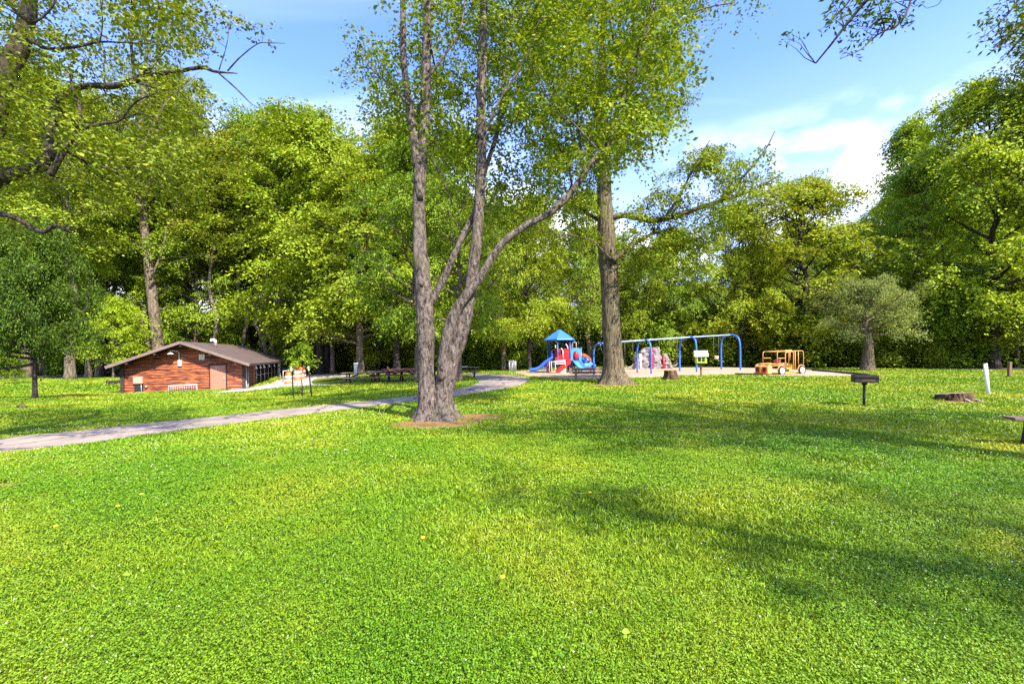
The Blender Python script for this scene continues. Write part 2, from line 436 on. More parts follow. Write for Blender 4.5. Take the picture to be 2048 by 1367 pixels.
# ================================================================ grass and clover
rng = np.random.default_rng(7)
def scatter(n, y0, y1, pw):
    """x,y over the lawn, thinning with distance; a wedge a little wider than any view from here needs"""
    u = rng.random(n)
    if pw == 0: y = y0*(y1/y0)**u
    else: y = (y0**pw + u*(y1**pw-y0**pw))**(1/pw)
    x = (rng.random(n)*2-1)*(y*1.18+2.6)
    return x, y
def keep(x, y, blocks=True):
    ok = np.ones(len(x), bool)
    if blocks:
        jx = x+rng.normal(0, .07, len(x)); jy = y+rng.normal(0, .07, len(x))
        for pl in BLOCK: ok &= ~inside(pl, jx, jy)
    for cx, cy_, rx, ry in WORN:
        d = ((x-cx)/rx)**2+((y-cy_)/ry)**2
        ok &= ~((d < 1.0) & (rng.random(len(x)) > 0.03+0.5*d*d))
    return ok
def vnoise(x, y, s, seed):
    """cheap smooth value noise"""
    r = np.random.default_rng(seed); T = r.random((64, 64))
    fx, fy = x*s, y*s; ix = np.floor(fx).astype(int); iy = np.floor(fy).astype(int); tx = fx-ix; ty = fy-iy
    tx = tx*tx*(3-2*tx); ty = ty*ty*(3-2*ty)
    g = lambda a, b: T[a % 64, b % 64]
    return (g(ix, iy)*(1-tx)+g(ix+1, iy)*tx)*(1-ty) + (g(ix, iy+1)*(1-tx)+g(ix+1, iy+1)*tx)*ty
def quads(c, t, b):
    """diamond leaves: centre c, half-length vector t, half-width vector b"""
    V = np.stack([c-t, c+b, c+t, c-b], 1).reshape(-1, 3)
    return V, np.arange(len(V)).reshape(-1, 4)
def unit(a): return a/np.maximum(np.linalg.norm(a, axis=1, keepdims=True), 1e-9)
def axis_quads(c, nrm, ax, size, aspect):
    nrm = unit(nrm); a = unit(ax-nrm*np.sum(ax*nrm, 1, keepdims=True)); bb = np.cross(nrm, a); size = np.asarray(size).reshape(-1, 1)
    return quads(c, a*size*0.5, bb*size*0.5*aspect)
def leaf_quads(c, nrm, size, aspect, r):
    n = len(c); nrm = unit(nrm); a = unit(np.cross(nrm, r.normal(size=(n, 3)))); bb = np.cross(nrm, a)
    size = np.asarray(size).reshape(-1, 1)
    return quads(c, a*size*0.5, bb*size*0.5*aspect)

def grass_mat(name, lo, mid, hi, patch):
    m, nt, b = newmat(name)
    g = nt.nodes.new('ShaderNodeNewGeometry'); v = coords(nt)
    col = ramp(nt, g.outputs['Random Per Island'], [(0.0, lo), (0.5, mid), (1.0, hi)])
    pn = noise(nt, v, 0.45, 5, 0.65)
    col = mixc(nt, ramp(nt, pn, [(0.47, C(0, 0, 0)), (0.68, C(0.8, 0.8, 0.8))]), col, patch)
    pn2 = noise(nt, v, 0.23, 3, 0.5)
    col = mixc(nt, ramp(nt, pn2, [(0.40, C(0.8, 0.8, 0.8)), (0.6, C(0, 0, 0))]), col, mixc(nt, 1.0, col, C(0.55, 0.8, 0.6), 'MULTIPLY'))
    nt.links.new(col, b.inputs['Base Color']); b.inputs['Roughness'].default_value = 0.5; b.inputs['Specular IOR Level'].default_value = 0.3
    tr = nt.nodes.new('ShaderNodeBsdfTranslucent'); nt.links.new(mixc(nt, 1.0, col, C(1.2, 1.1, 0.5), 'MULTIPLY'), tr.inputs[0])
    mx = nt.nodes.new('ShaderNodeMixShader'); mx.inputs[0].default_value = 0.25
    nt.links.new(b.outputs[0], mx.inputs[1]); nt.links.new(tr.outputs[0], mx.inputs[2]); nt.links.new(mx.outputs[0], nt.nodes['Material Output'].inputs[0])
    return m
M['grass'] = grass_mat('grass_blades', C(0.13, 0.215, 0.005), C(0.21, 0.30, 0.007), C(0.33, 0.40, 0.014), C(0.40, 0.39, 0.025))
M['clover'] = grass_mat('clover_leaves', C(0.115, 0.225, 0.005), C(0.18, 0.30, 0.008), C(0.28, 0.39, 0.018), C(0.28, 0.34, 0.012))
# clover leaflets, close to the camera
N = 820000
x, y = scatter(N, 1.55, 8.5, 0.55)
cv = vnoise(x, y, 0.5, 3)*0.75+vnoise(x, y, 1.9, 4)*0.4
ok = keep(x, y) & (cv+rng.random(N)*0.3 < 0.80); x, y = x[ok], y[ok]; n = len(x)
sz = np.maximum(0.0105, 0.0031*y)*(0.5+0.9*rng.random(n))
hgt = (0.012+0.05*rng.random(n)**0.8)*(0.75+0.25*vnoise(x, y, 2.3, 9)+0.45*vnoise(x, y, 9.0, 19))
z = Gn(x, y)+hgt
nr = np.column_stack([rng.normal(0, .42, n), rng.normal(0, .42, n), np.ones(n)])
V, Q = leaf_quads(np.column_stack([x, y, z]), nr, sz, 0.85, rng)
tag(np_mesh('clover', V, Q, M['clover']), 'low clover leaves carpeting the near lawn', 'clover', kind='stuff')
# grass blades and tufts over all the lawn
N = 1080000
x, y = scatter(N, 1.55, 47, 0.0)
cv = vnoise(x, y, 0.5, 3)*0.75+vnoise(x, y, 1.9, 4)*0.4
sel = (rng.random(N) < np.where(y < 6, np.clip(0.25+1.6*(cv-0.35), .2, 1), 1.0)); x, y = x[sel], y[sel]
ok = keep(x, y); x, y = x[ok], y[ok]; n = len(x)
L = np.maximum(0.052, 0.0035*y)*(0.55+0.8*rng.random(n)); L = np.minimum(L, 0.15)*(0.7+0.6*vnoise(x, y, 0.8, 5))
W = np.maximum(0.0024, 0.00125*y)*(0.7+0.6*rng.random(n))
lean = np.column_stack([rng.normal(0, .75, n), rng.normal(0, .75, n), 0.42+rng.random(n)*0.5]); lean = unit(lean)
bb = unit(np.cross(lean, rng.normal(size=(n, 3))))
c = np.column_stack([x, y, Gn(x, y)]) + lean*(L*0.46)[:, None]
V, Q = quads(c, lean*(L*0.5)[:, None], bb*(W)[:, None])
tag(np_mesh('grass', V, Q, M['grass']), 'short mown grass blades growing all over the lawn', 'grass', kind='stuff')
# white clover heads
fl = simple('clover_flower', C(0.62, 0.57, 0.40), C(0.46, 0.43, 0.24), 40, 0.9)
N = 6500
x, y = scatter(N, 1.7, 14, 0.75)
ok = keep(x, y) & (vnoise(x, y, 0.8, 21)*0.6+vnoise(x, y, 0.25, 22)*0.55+rng.random(N)*0.45 > 0.84); x, y = x[ok], y[ok]
octv = np.array([(1, 0, 0), (0, 1, 0), (-1, 0, 0), (0, -1, 0), (0, 0, 0.9), (0, 0, -0.7)])
octf = np.array([(0, 1, 4), (1, 2, 4), (2, 3, 4), (3, 0, 4), (1, 0, 5), (2, 1, 5), (3, 2, 5), (0, 3, 5)])
n = len(x); r = np.maximum(0.006, 0.0012*y)*(0.7+0.5*rng.random(n)); an = rng.random(n)*6.28
cc, ss = np.cos(an)[:, None], np.sin(an)[:, None]
ov = np.stack([octv[None, :, 0]*cc-octv[None, :, 1]*ss, octv[None, :, 0]*ss+octv[None, :, 1]*cc, np.repeat(octv[None, :, 2], n, 0)], 2)*r[:, None, None]
V = ov + np.column_stack([x, y, Gn(x, y)+0.065+0.03*rng.random(n)])[:, None, :]
Q = (octf[None]+np.arange(n)[:, None, None]*6).reshape(-1, 3)
tag(np_mesh('clover_blossom', V.reshape(-1, 3), Q, fl, smooth=True), 'small white clover blossoms scattered through the lawn', 'clover blossoms', kind='stuff')
# broad weed leaves in the near lawn
wl = leaf_mat('weed_leaf', C(0.17, 0.30, 0.012), C(0.21, 0.34, 0.016), C(0.26, 0.38, 0.025), 0.3, 0.0)
ws = [(35, 1180), (60, 1170), (405, 1300), (330, 1270), (700, 1180), (780, 1200), (1075, 1330), (940, 1260), (905, 1195), (770, 1220), (1250, 1290), (1420, 1250), (1700, 1230), (560, 1150), (240, 1170), (840, 1070), (700, 1030), (1010, 1035), (1600, 1120), (1900, 1150), (1500, 1180), (640, 1290), (1180, 1180), (480, 1310), (1800, 1290), (1980, 1330)]
cs = []; ns = []; sz = []
for a in ws[::2]:
    q = P(*a)
    for k in range(rng.integers(2, 5)):
        cs.append((q.x+rng.normal(0, .035), q.y+rng.normal(0, .035), q.z+0.07)); ns.append((rng.normal(0, .5), -0.3+rng.normal(0, .4), 1)); sz.append(0.028+0.03*rng.random())
V, Q = leaf_quads(np.array(cs), np.array(ns), np.array(sz), 0.5, rng)
tag(np_mesh('weeds', V, Q, wl), 'broad pale weed leaves poking up through the clover', 'weeds', kind='stuff')
# ================================================================ trees
def jitter_tube(mb, path, rad, n=10, amp=0.06, freq=2.5, flare=0.0, seed=0, z0=0.0, roots=7, fh=0.3):
    """a limb or bole: round tube with bark unevenness and, at the foot, a root flare"""
    b0 = len(mb.v)
    mb.tube([Vector(p) for p in path], list(rad), n)
    m = len(path)
    for i in range(m):
        c = Vector(path[i])
        for k in range(n):
            j = b0+i*n+k; p = Vector(mb.v[j]); d = p-c
            s = 1 + amp*mnoise.noise(p*freq+Vector((seed*7.1, 0, 0))) + amp*0.6*mnoise.noise(Vector((p.x*freq*5, p.y*freq*5, p.z*freq*1.2)))
            if flare:
                h = max(0.0, c.z-z0); an = math.atan2(d.y, d.x)
                lob = 0.55+0.45*math.cos(roots*an+seed+0.8*math.sin(2*an))
                s += flare*math.exp(-h/fh)*(0.45+0.75*lob)
            q = c+Vector((d.x*s, d.y*s, d.z)); mb.v[j] = tuple(q)

def clump_leaves(r, cen, rad, per, size, flat=0.28, droop=0.30, spread=0.55, tilt=0.34, out=None, aspect=0.6):
    """leaf sprays: each clump is a thin, slightly tilted and drooping disc of leaves"""
    cen = np.asarray(cen, float); K = len(cen); rad = np.broadcast_to(np.asarray(rad, float), (K,))
    cnt = np.maximum(6, (per*(rad/rad.mean())**2)).astype(int)
    idx = np.repeat(np.arange(K), cnt); n = len(idx)
    # every spray is a whorl of drooping twigs with leaves set to both sides of each
    R = rad[idx]; u = r.random(n); rr = R*(0.12+0.95*u**0.75)*(0.8+0.4*r.random(n))
    nt_ = 6+(idx*7 % 4); tw = (r.random(n)*nt_).astype(int); ph = (idx*1.913) % 6.28
    an = ph+2*PI*(tw+0.35*np.sin(tw*5.1+idx))/nt_ + r.normal(0, .10, n)
    side = np.where(r.random(n) < .5, -1.0, 1.0); s = size*(0.5+0.55*r.random(n)+0.45*r.random(n)**3)
    tz = 0.28*np.sin(tw*2.7+idx*3.1)
    ca, sa = np.cos(an), np.sin(an)
    off = np.column_stack([rr*ca-sa*side*s*.45, rr*sa+ca*side*s*.45, r.normal(0, 1, n)*flat*R*0.4 + tz*rr*.5 - droop*rr**2/R])
    tx = r.normal(0, tilt, K); ty = r.normal(0, tilt, K)
    if out is not None: tx = tx + out[:, 0]*0.35; ty = ty + out[:, 1]*0.35
    off[:, 2] -= off[:, 0]*tx[idx]+off[:, 1]*ty[idx]
    nr = np.column_stack([r.normal(0, spread, n)+tx[idx]*0.7+ca*.25, r.normal(0, spread, n)+ty[idx]*0.7+sa*.25, np.full(n, 0.9)])
    ax = np.column_stack([ca*.7-sa*side*.8, sa*.7+ca*side*.8, np.full(n, -.45)])+r.normal(0, .2, (n, 3))
    return axis_quads(cen[idx]+off, nr, ax, s, aspect)

def gen_tree(name, seed, H, r0, base, R, prof, nl, leaf, crad, per, bark, lm, up=(0.2, 0.9), sub=4, lean=0.0, clear=0.0, flat=0.26, droop=0.30, fork=0):
    """a tree at the origin: bole with limbs (one mesh) and a crown of leaf sprays along the limbs"""
    r = np.random.default_rng(seed); mb = MB()
    tp = [Vector((0, 0, -0.2))]
    for i in range(1, 9):
        t = i/8; tp.append(Vector((lean*H*t*t+r.normal(0, .012)*H*(t > 0.2), r.normal(0, .012)*H*(t > .2), H*0.93*t)))
    sp = spline(tp, 4); n = len(sp)
    rad = [r0*(1-0.9*(i/(n-1))**0.9) for i in range(n)]
    jitter_tube(mb, sp, rad, 9, 0.1, 1.2, 0.5, seed, -0.1, 5, max(0.25, r0))
    cen = []; outs = []; cr = []
    for i in range(nl):
        f = (i+0.5)/nl; t = base+(0.99-base)*f
        k = min(n-1, int(t*(n-1))); p0 = Vector(sp[k])
        az = i*2.39996+r.normal(0, .35); ln = R*prof(f)*(0.75+0.5*r.random())
        e = up[0]+(up[1]-up[0])*f + r.normal(0, .12)
        d = Vector((math.cos(az)*math.cos(e), math.sin(az)*math.cos(e), math.sin(e)))
        q = []
        for j in range(5):
            s = j/4
            q.append(p0+d*ln*s+Vector((r.normal(0, .05)*ln*s, r.normal(0, .05)*ln*s, 0.10*ln*s*s*(1 if e < .5 else 0.3))))
        lp = spline(q, 3); br = max(0.015, min(r0*0.42, 0.028*ln+0.01)*(1-0.5*f))
        mb.tube([Vector(a) for a in lp], [br*(1-0.85*j/(len(lp)-1)) for j in range(len(lp))], 5)
        for j in range(sub):
            s = 0.35+0.65*(j+r.random())/sub
            a = Vector(lp[min(len(lp)-1, int(s*(len(lp)-1)))])
            az2 = az+(1 if j % 2 else -1)*(0.5+0.6*r.random())
            l2 = ln*(0.16+0.28*r.random())*(1.15-s*0.5)
            d2 = Vector((math.cos(az2), math.sin(az2), 0.15+0.5*r.random()))
            bq = a+d2*l2
            mb.tube([a, a+d2*l2*0.5+Vector((0, 0, .03*l2)), bq], [br*.4, br*.25, br*.1], 4, caps=False)
            for c in (bq, a+d2*l2*0.45):
                if c.z > clear: cen.append(c); outs.append((math.cos(az), math.sin(az))); cr.append(crad*(0.7+0.6*r.random()))
        cen.append(Vector(lp[-1])); outs.append((math.cos(az), math.sin(az))); cr.append(crad*(0.7+.6*r.random()))
    for j in range(5):
        cen.append(Vector(sp[-1])+Vector((r.normal(0, .35)*crad, r.normal(0, .35)*crad, (j*0.32-0.35)*crad))); outs.append((0, 0)); cr.append(crad*(.95-.13*j))
    V, Q = clump_leaves(r, [tuple(c) for c in cen], np.array(cr), per, leaf, flat, droop, out=np.array(outs))
    root = bpy.data.objects.new(name, None); link(root)
    t_ = mb.build('trunk', bark, root)
    c_ = np_mesh('crown', V, Q, lm, root)
    return root, H

dome = lambda f: math.sin(PI*min(1, 0.22+f*0.76))**0.8
tall = lambda f: 0.55+0.45*math.sin(PI*min(1, 0.1+f*0.85)) if f < .75 else 1.0-2.6*(f-.75)
skirt = lambda f: (1-f)**0.6*0.95+0.15
DES = {}
def design(key, *a, **k):
    root, H = gen_tree(*a, **k); root.location = (0, 0, 0)
    DES[key] = [root, H, False]
design('tall1', 'woodland_tree', 1, 26, 0.40, 0.40, 4.6, tall, 36, 0.22, 1.1, 125, M['bark_far'], M['leaf_a'], sub=4)
design('tall2', 'woodland_tree', 2, 24, 0.34, 0.44, 4.2, tall, 34, 0.22, 1.1, 125, M['bark_far'], M['leaf_y'], up=(0.4, 1.1), sub=4)
design('maple1', 'maple_tree', 3, 16, 0.28, 0.14, 5.6, dome, 38, 0.19, 1.05, 165, M['bark_dark'], M['leaf_b'], sub=4, flat=.2)
design('maple2', 'maple_tree', 4, 18, 0.32, 0.16, 5.2, dome, 38, 0.19, 1.05, 165, M['bark_far'], M['leaf_a'], sub=4, flat=.2)
design('young1', 'understory_tree', 5, 8, 0.11, 0.14, 2.9, dome, 34, 0.16, 0.7, 95, M['bark_far'], M['leaf_b'], sub=4)
design('young2', 'understory_tree', 6, 9, 0.12, 0.10, 3.1, dome, 36, 0.16, 0.75, 92, M['bark_dark'], M['leaf_a'], sub=4)
design('dark1', 'dense_tree', 7, 7, 0.17, 0.22, 3.6, skirt, 64, 0.13, 0.62, 105, M['bark_dark'], M['leaf_d'], up=(0.1, 0.8), sub=6, droop=.4)
design('feather', 'olive_tree', 8, 5.9, 0.36, 0.40, 2.7, dome, 30, 0.085, 0.5, 95, M['bark_b'], M['leaf_o'], up=(0.0, 1.2), sub=5, flat=.5, droop=.5)
design('bush1', 'shrub', 9, 2.3, 0.05, 0.05, 1.5, dome, 30, 0.13, 0.5, 60, M['bark_dark'], M['leaf_a'], up=(0.1, 1.2), sub=4, flat=.6)
design('bush2', 'shrub', 10, 3.2, 0.06, 0.05, 1.7, dome, 32, 0.15, 0.55, 60, M['bark_dark'], M['leaf_a'], up=(0.2, 1.2), sub=4, flat=.6)
design('slim', 'woodland_tree', 14, 22, 0.21, 0.50, 3.1, tall, 30, 0.21, 0.95, 110, M['bark_far'], M['leaf_y'], up=(0.3, 1.0), sub=4)
design('poplar', 'poplar_tree', 11, 18, 0.30, 0.15, 2.6, tall, 60, 0.17, 0.8, 90, M['bark_far'], M['leaf_a'], up=(0.6, 1.2), sub=4)
design('sapling', 'staked_sapling', 12, 3.0, 0.03, 0.50, 0.62, dome, 18, 0.10, 0.21, 15, M['bark_dark'], M['leaf_b'], up=(0.0, .9), sub=4)

rt = random.Random(5)
def plant(key, loc, height, label, cat='tree', group=None, width=1.0, rz=None, name=None):
    d = DES[key]; s = height/d[1]
    rz = rt.uniform(0, 6.28) if rz is None else rz
    if not d[2]:
        d[2] = True; o = d[0]; o.location = loc; o.rotation_euler = (0, 0, rz); o.scale = (s*width, s*width, s)
    else: o = dup_tree(d[0], loc, rz, (s*width, s*width, s))
    if name: o.name = name
    if 'group' in o.keys(): del o['group']
    return tag(o, label, cat, group)
def loc_h(px, D, top_py=None):
    q = near(px, D); h = None
    if top_py is not None: h = at(px, top_py, D).z - q.z
    return q, h
def tree_at(key, px, D, top_py, label, **k):
    q, h = loc_h(px, D, top_py); return plant(key, q, h, label, **k)

# ---- trees one can point to
q, s = hit(70, 797)
plant('dark1', q, at(70, 455, q.y).z-q.z, 'dense dark green maple with a dark slim trunk, leftmost on the open lawn', width=0.5)
# (the tallest tree behind the cabin is built limb by limb below)
tree_at('tall2', 346, 56, 120, 'slender woodland tree just right of the tallest one behind the cabin roof', width=.7)
tree_at('tall2', 572, 56, 205, 'tall tree behind the right end of the cabin roof and the staked sapling', width=0.9)
tree_at('tall1', 500, 66, 200, 'tall airy tree with a pointed top against the sky above the cabin', width=.8)
tree_at('maple2', 720, 46, 330, 'broad maple with thick brown trunk behind the first picnic table', width=1.15)
tree_at('maple1', 640, 50, 215, 'bright yellow green maple between the sapling and the picnic tables', width=.9)
tree_at('maple1', 793, 47, 240, 'grey trunked maple behind the picnic tables, just left of the big double trunk', width=.85)
tree_at('young2', 750, 50, 560, 'thin young tree between the two thick trunks behind the picnic tables', width=.8)
q = P(836, 764); plant('maple2', q, at(836, 250, q.y).z-q.z, 'shaded maple directly behind the left stem of the big double trunk', width=.75)
q = P(918, 763); plant('maple2', q, at(918, 240, q.y).z-q.z, 'slim maple seen just right of the double trunk near the picnic table end', width=.7)
tree_at('maple2', 1007, 45, 400, 'dark trunked maple standing alone right of the chain link panels', width=.8)
tree_at('maple1', 1058, 44, 380, 'maple with low boughs behind the left slide of the playground', width=.75)
tree_at('maple2', 1178, 47, 360, 'woodland maple between the play tower and the straight tan trunk', width=.8)
tree_at('tall1', 140, 43, 150, 'giant tree with the widest trunk in the woods left of the cabin', width=1.0)
tree_at('tall2', 53, 52, 100, 'tall tree in the woods behind the dark lawn maple, nearest the left edge', width=.9)
tree_at('tall2', 88, 58, 120, 'tall tree second from the left edge behind the dark lawn maple', width=.8)
tree_at('tall1', 176, 50, 200, 'tall tree right beside the giant trunk left of the cabin', width=.7)
tree_at('young1', 226, 45, 590, 'yellow green low tree touching the left eave of the cabin', width=.9)
tree_at('maple1', 1605, 40, 345, 'rounded bright maple with a crooked trunk behind the orange play car', width=1.12)
tree_at('maple1', 1480, 41, 400, 'bright maple behind the right end of the swing set', width=.8)
tree_at('maple2', 1350, 43, 440, 'broad maple behind the climbing rock', width=.85)
tree_at('feather', 1735, 32, 565, 'greyish olive tree with wispy foliage and a stout pale trunk by the wood edge', width=1.15)
tree_at('maple2', 1850, 38, 300, 'leaning maple between the olive tree and the white pole', width=.8)
tree_at('poplar', 1828, 42, 222, 'narrow upright poplar with a rounded tip above the right woods', width=1.0)
tree_at('maple1', 1990, 34, 140, 'big layered maple filling the right edge of the woods', width=.8)
tree_at('tall2', 2120, 31, 20, 'tall tree at the far right edge overlapping the big layered maple', width=.9)
tree_at('young2', 1925, 36, 520, 'young tree under the layered maple on the right', width=1.0)
q, s = hit(30, 768)
plant('young1', q, 2.6, 'little bent sapling on the lawn at the left edge', width=.9)
for px_, D_, tp, lb in ((428, 52, 250, 'slim pale trunked tree directly above the roof vent of the cabin'), (486, 55, 235, 'slim tree behind the far half of the cabin roof'), (531, 52, 260, 'slim tree above the far eave of the cabin, left of a twin'),
                        (546, 53, 240, 'slim tree above the far eave of the cabin, right of a twin'), (612, 54, 230, 'slim woodland tree right of the staked sapling'), (664, 50, 250, 'slim tree left of the thick brown trunk by the pale utility post'), (372, 58, 170, 'slim tree between the leaning giant and the roof vent'), (196, 54, 180, 'slim tree between the giant wide trunk and the cabin eave')):
    tree_at('slim', px_, D_, tp, lb)
# ---- the woods: rows of trees nothing tells apart
sky_x = [-400, -100, 400, 440, 480, 600, 660, 720, 800, 900, 1000, 1100, 1200, 1300, 1430, 1500, 1600, 1700, 1745, 1775, 1830, 1890, 1930, 2000, 2100, 2500]
sky_y = [60, 150, 240, 290, 230, 225, 245, 260, 270, 300, 370, 400, 410, 430, 480, 400, 360, 360, 420, 370, 290, 300, 220, 140, 60, 0]
GL = {'L': 'tall tree among the dense woods behind and left of the log cabin', 'M': 'woodland tree in the shaded woods behind the picnic tables and play tower', 'R': 'woodland tree in the green woods behind the swings and play car'}
GG = {'L': 'woods behind the cabin', 'M': 'woods behind the picnic tables', 'R': 'woods on the right'}
for row, (D, step, jit) in enumerate(((57, 112, 5), (67, 96, 6), (80, 98, 7), (98, 105, 8))):
    px = -260 + row*31
    while px < 2330:
        p_ = px+rt.uniform(-22, 22); d_ = D+rt.uniform(-jit, jit)
        right = p_ > 1250
        if right: d_ -= 12 if row < 2 else 16
        top = np.interp(p_, sky_x, sky_y) + rt.uniform(10, 130)*(1.0 if row else 1.5) + (20 if right else 0)
        q, h = loc_h(p_, d_, top); h = min(max(h, 6.0), 31)
        k = rt.choice(['tall1', 'tall2', 'tall1', 'maple2', 'maple1'] if not right else ['maple1', 'maple2', 'maple2', 'poplar' if h > 13 else 'maple1'])
        z_ = 'L' if p_ < 640 else ('M' if p_ < 1250 else 'R')
        plant(k, q, h, GL[z_], group=GG[z_], width=rt.uniform(.8, 1.1)*(1.15 if k == 'poplar' else 1)); px += step
UL = {'L': 'low leafy understory tree at the edge of the woods near the cabin', 'M': 'low leafy understory tree in the shade behind the picnic tables and play tower', 'R': 'low leafy understory tree along the wood edge behind the swings'}
px = -150
while px < 2250:
    p_ = px+rt.uniform(-14, 14); right = p_ > 1250
    d_ = np.interp(p_, [-150, 300, 700, 1100, 1250, 1500, 1700, 1900, 2250], [54, 60, 54, 53, 50, 45, 41, 36, 30])+rt.uniform(0, 5)
    q = near(p_, d_); z_ = 'L' if p_ < 640 else ('M' if p_ < 1250 else 'R')
    plant(rt.choice(['young1', 'young2']), q, rt.uniform(4.5, 8.0)*(1.15 if right else 1), UL[z_], group='understory, '+GG[z_], width=rt.uniform(.9, 1.25)); px += (105 if p_ < 640 else 62) if not right else 46
BL = {'L': 'low dark shrub at the foot of the woods near the cabin', 'M': 'low dark shrub under the trees behind the picnic tables', 'R': 'dark shrub in the undergrowth along the right wood edge'}
px = 880
while px < 2200:
    p_ = px+rt.uniform(-8, 8)
    d_ = np.interp(p_, [880, 1250, 1500, 1650, 1760, 1900, 2200], [51, 46, 42, 40, 37, 36, 32])+rt.uniform(0, 4)
    q = near(p_, d_); z_ = 'M' if p_ < 1250 else 'R'
    plant(rt.choice(['bush1', 'bush2', 'bush1']), q, rt.choice((1.0, 1.6, 2.4, 3.4, 4.6))*rt.uniform(.8, 1.15), BL[z_], cat='shrub', group='undergrowth, '+GG[z_], width=rt.uniform(1.0, 1.5)); px += 27
for _ in range(40):
    p_ = rt.uniform(-100, 900); q = near(p_, rt.uniform(58, 72)); z_ = 'L' if p_ < 640 else 'M'
    plant(rt.choice(['bush1', 'bush2']), q, rt.uniform(2.0, 4.0), BL[z_], cat='shrub', group='undergrowth, '+GG[z_], width=1.4)

for i in range(64):
    p_ = -150+i*20+rt.uniform(-8, 8); q = near(p_, rt.uniform(76, 92)+(8 if p_ < 640 else -4)); z_ = 'L' if p_ < 640 else 'M'
    plant(rt.choice(['young1', 'young2', 'young2']), q, rt.uniform(8, 13), UL[z_], group='understory, '+GG[z_], width=1.25)

# ---- the two near trees and the overhanging ones, limb by limb
class Tree:
    def __init__(s, name, seed): s.mb = MB(); s.pts = []; s.r = np.random.default_rng(seed); s.name = name; s.seed = seed; s.k = 1.0; s.c = []; s.cr = []
    def limb(s, pp, D, n=12, flare=0, z0=0, roots=7, amp=.07, k=6, fh=.3, dz=None):
        """pp: (px, py, width px) along the limb; D: depth or list of depths"""
        Ds = [D]*len(pp) if not hasattr(D, '__len__') else list(np.interp(np.linspace(0, 1, len(pp)), np.linspace(0, 1, len(D)), D))
        a = np.array([tuple(at(x, y, d))+(w_*d/F/2,) for (x, y, w_), d in zip(pp, Ds)]); a[:, 3] *= s.k
        a = spline(a, k)
        jitter_tube(s.mb, a[:, :3], np.maximum(a[:, 3], .004), n, amp, 2.5, flare, s.seed, z0, roots, fh)
        for q in a[::2]: s.pts.append((q[0], q[1], q[2], q[3]))
        return a
    def limb3(s, pts, n=10, k=5, amp=.08, flare=0, z0=0):
        a = spline(np.array(pts), k); jitter_tube(s.mb, a[:, :3], np.maximum(a[:, 3], .004), n, amp, 2.5, flare, s.seed, z0)
        for q in a[::2]: s.pts.append((q[0], q[1], q[2], q[3]))
    def sprays(s, poly, D0, D1, n, rad, thin=None):
        """n leaf sprays in the part of space seen through the polygon between two depths"""
        poly = np.array(poly, float); lo = poly.min(0); hi = poly.max(0); got = 0
        while got < n:
            q = lo+(hi-lo)*s.r.random(2)
            if not inside(poly, q[:1], q[1:2])[0]: continue
            d = D0+(D1-D0)*s.r.random()
            s.c.append(tuple(at(q[0], q[1], d))); s.cr.append(rad*(.65+.7*s.r.random())); got += 1
    def ball(s, c, r3, n, rad):
        for _ in range(n):
            v = s.r.normal(size=3); v /= np.linalg.norm(v); v *= s.r.random()**(1/2.2)
            s.c.append((c[0]+v[0]*r3[0], c[1]+v[1]*r3[1], c[2]+v[2]*r3[2])); s.cr.append(rad*(.65+.7*s.r.random()))
    def finish(s, bark, lm, label, leaf, per, flat=.4, droop=.35, cat='tree', base=None, maxtwig=6.0, aspect=.6, spread=.6):
        pts = np.array(s.pts)
        for c, cr in zip(s.c, s.cr):
            c = np.array(c); d = np.linalg.norm(pts[:, :3]-c, axis=1) + np.maximum(0, pts[:, 2]-c[2]+0.2)*1.2 + pts[:, 3]*2
            j = int(np.argmin(d)); a = pts[j, :3]; L = np.linalg.norm(c-a)
            if L > maxtwig: continue
            md = (a+c)/2 + s.r.normal(0, .09, 3)*L + np.array([0, 0, .10*L]); m2 = a*.25+md*.75; 
            r_ = min(pts[j, 3]*.7, .006+.011*L)
            s.mb.tube([a, (a+md)/2+s.r.normal(0, .03, 3)*L, md, (md+c)/2+s.r.normal(0, .04, 3)*L, c], [r_, r_*.8, r_*.6, r_*.4, .004], 5, caps=False)
            if len(pts) < 4000 and L > .8: pts = np.vstack([pts, np.r_[md, r_*.6]])
        V, Q = clump_leaves(s.r, s.c, np.array(s.cr), per, leaf, flat, droop, tilt=.4, aspect=aspect, spread=spread)
        root = bpy.data.objects.new(s.name, None); link(root); tag(root, label, cat)
        base = Vector(base); root.location = base
        for i in range(len(s.mb.v)): s.mb.v[i] = (s.mb.v[i][0]-base.x, s.mb.v[i][1]-base.y, s.mb.v[i][2]-base.z)
        s.mb.build('trunk', bark, root); np_mesh('crown', V-np.array(base), Q, lm, root)
        return root

# big multi-stemmed tree in the middle of the lawn
T = Tree('maple_tree', 31); T.k = .87; b0 = pA; D = b0.y
T.limb([(860, 846, 40), (859, 830, 46), (857, 800, 44), (853, 720, 38), (850, 640, 40), (846, 560, 36), (840, 490, 31), (838, 430, 28), (839, 370, 27), (845, 290, 26), (850, 210, 23), (853, 120, 21), (854, 40, 19), (853, -60, 16), (850, -220, 11), (846, -360, 6)], D, 30, 1.0, b0.z, 6, .10, 10, .20)
T.limb([(888, 846, 44), (886, 828, 50), (885, 800, 46), (889, 771, 44), (898, 724, 46), (912, 680, 46), (926, 640, 38), (937, 600, 28), (946, 540, 26), (955, 460, 25), (960, 380, 24), (963, 300, 22), (962, 200, 22), (965, 100, 21), (968, 0, 18), (968, -150, 13), (960, -320, 7)], [D, D, D+.3], 30, 1.0, b0.z, 5, .10, 10, .20)
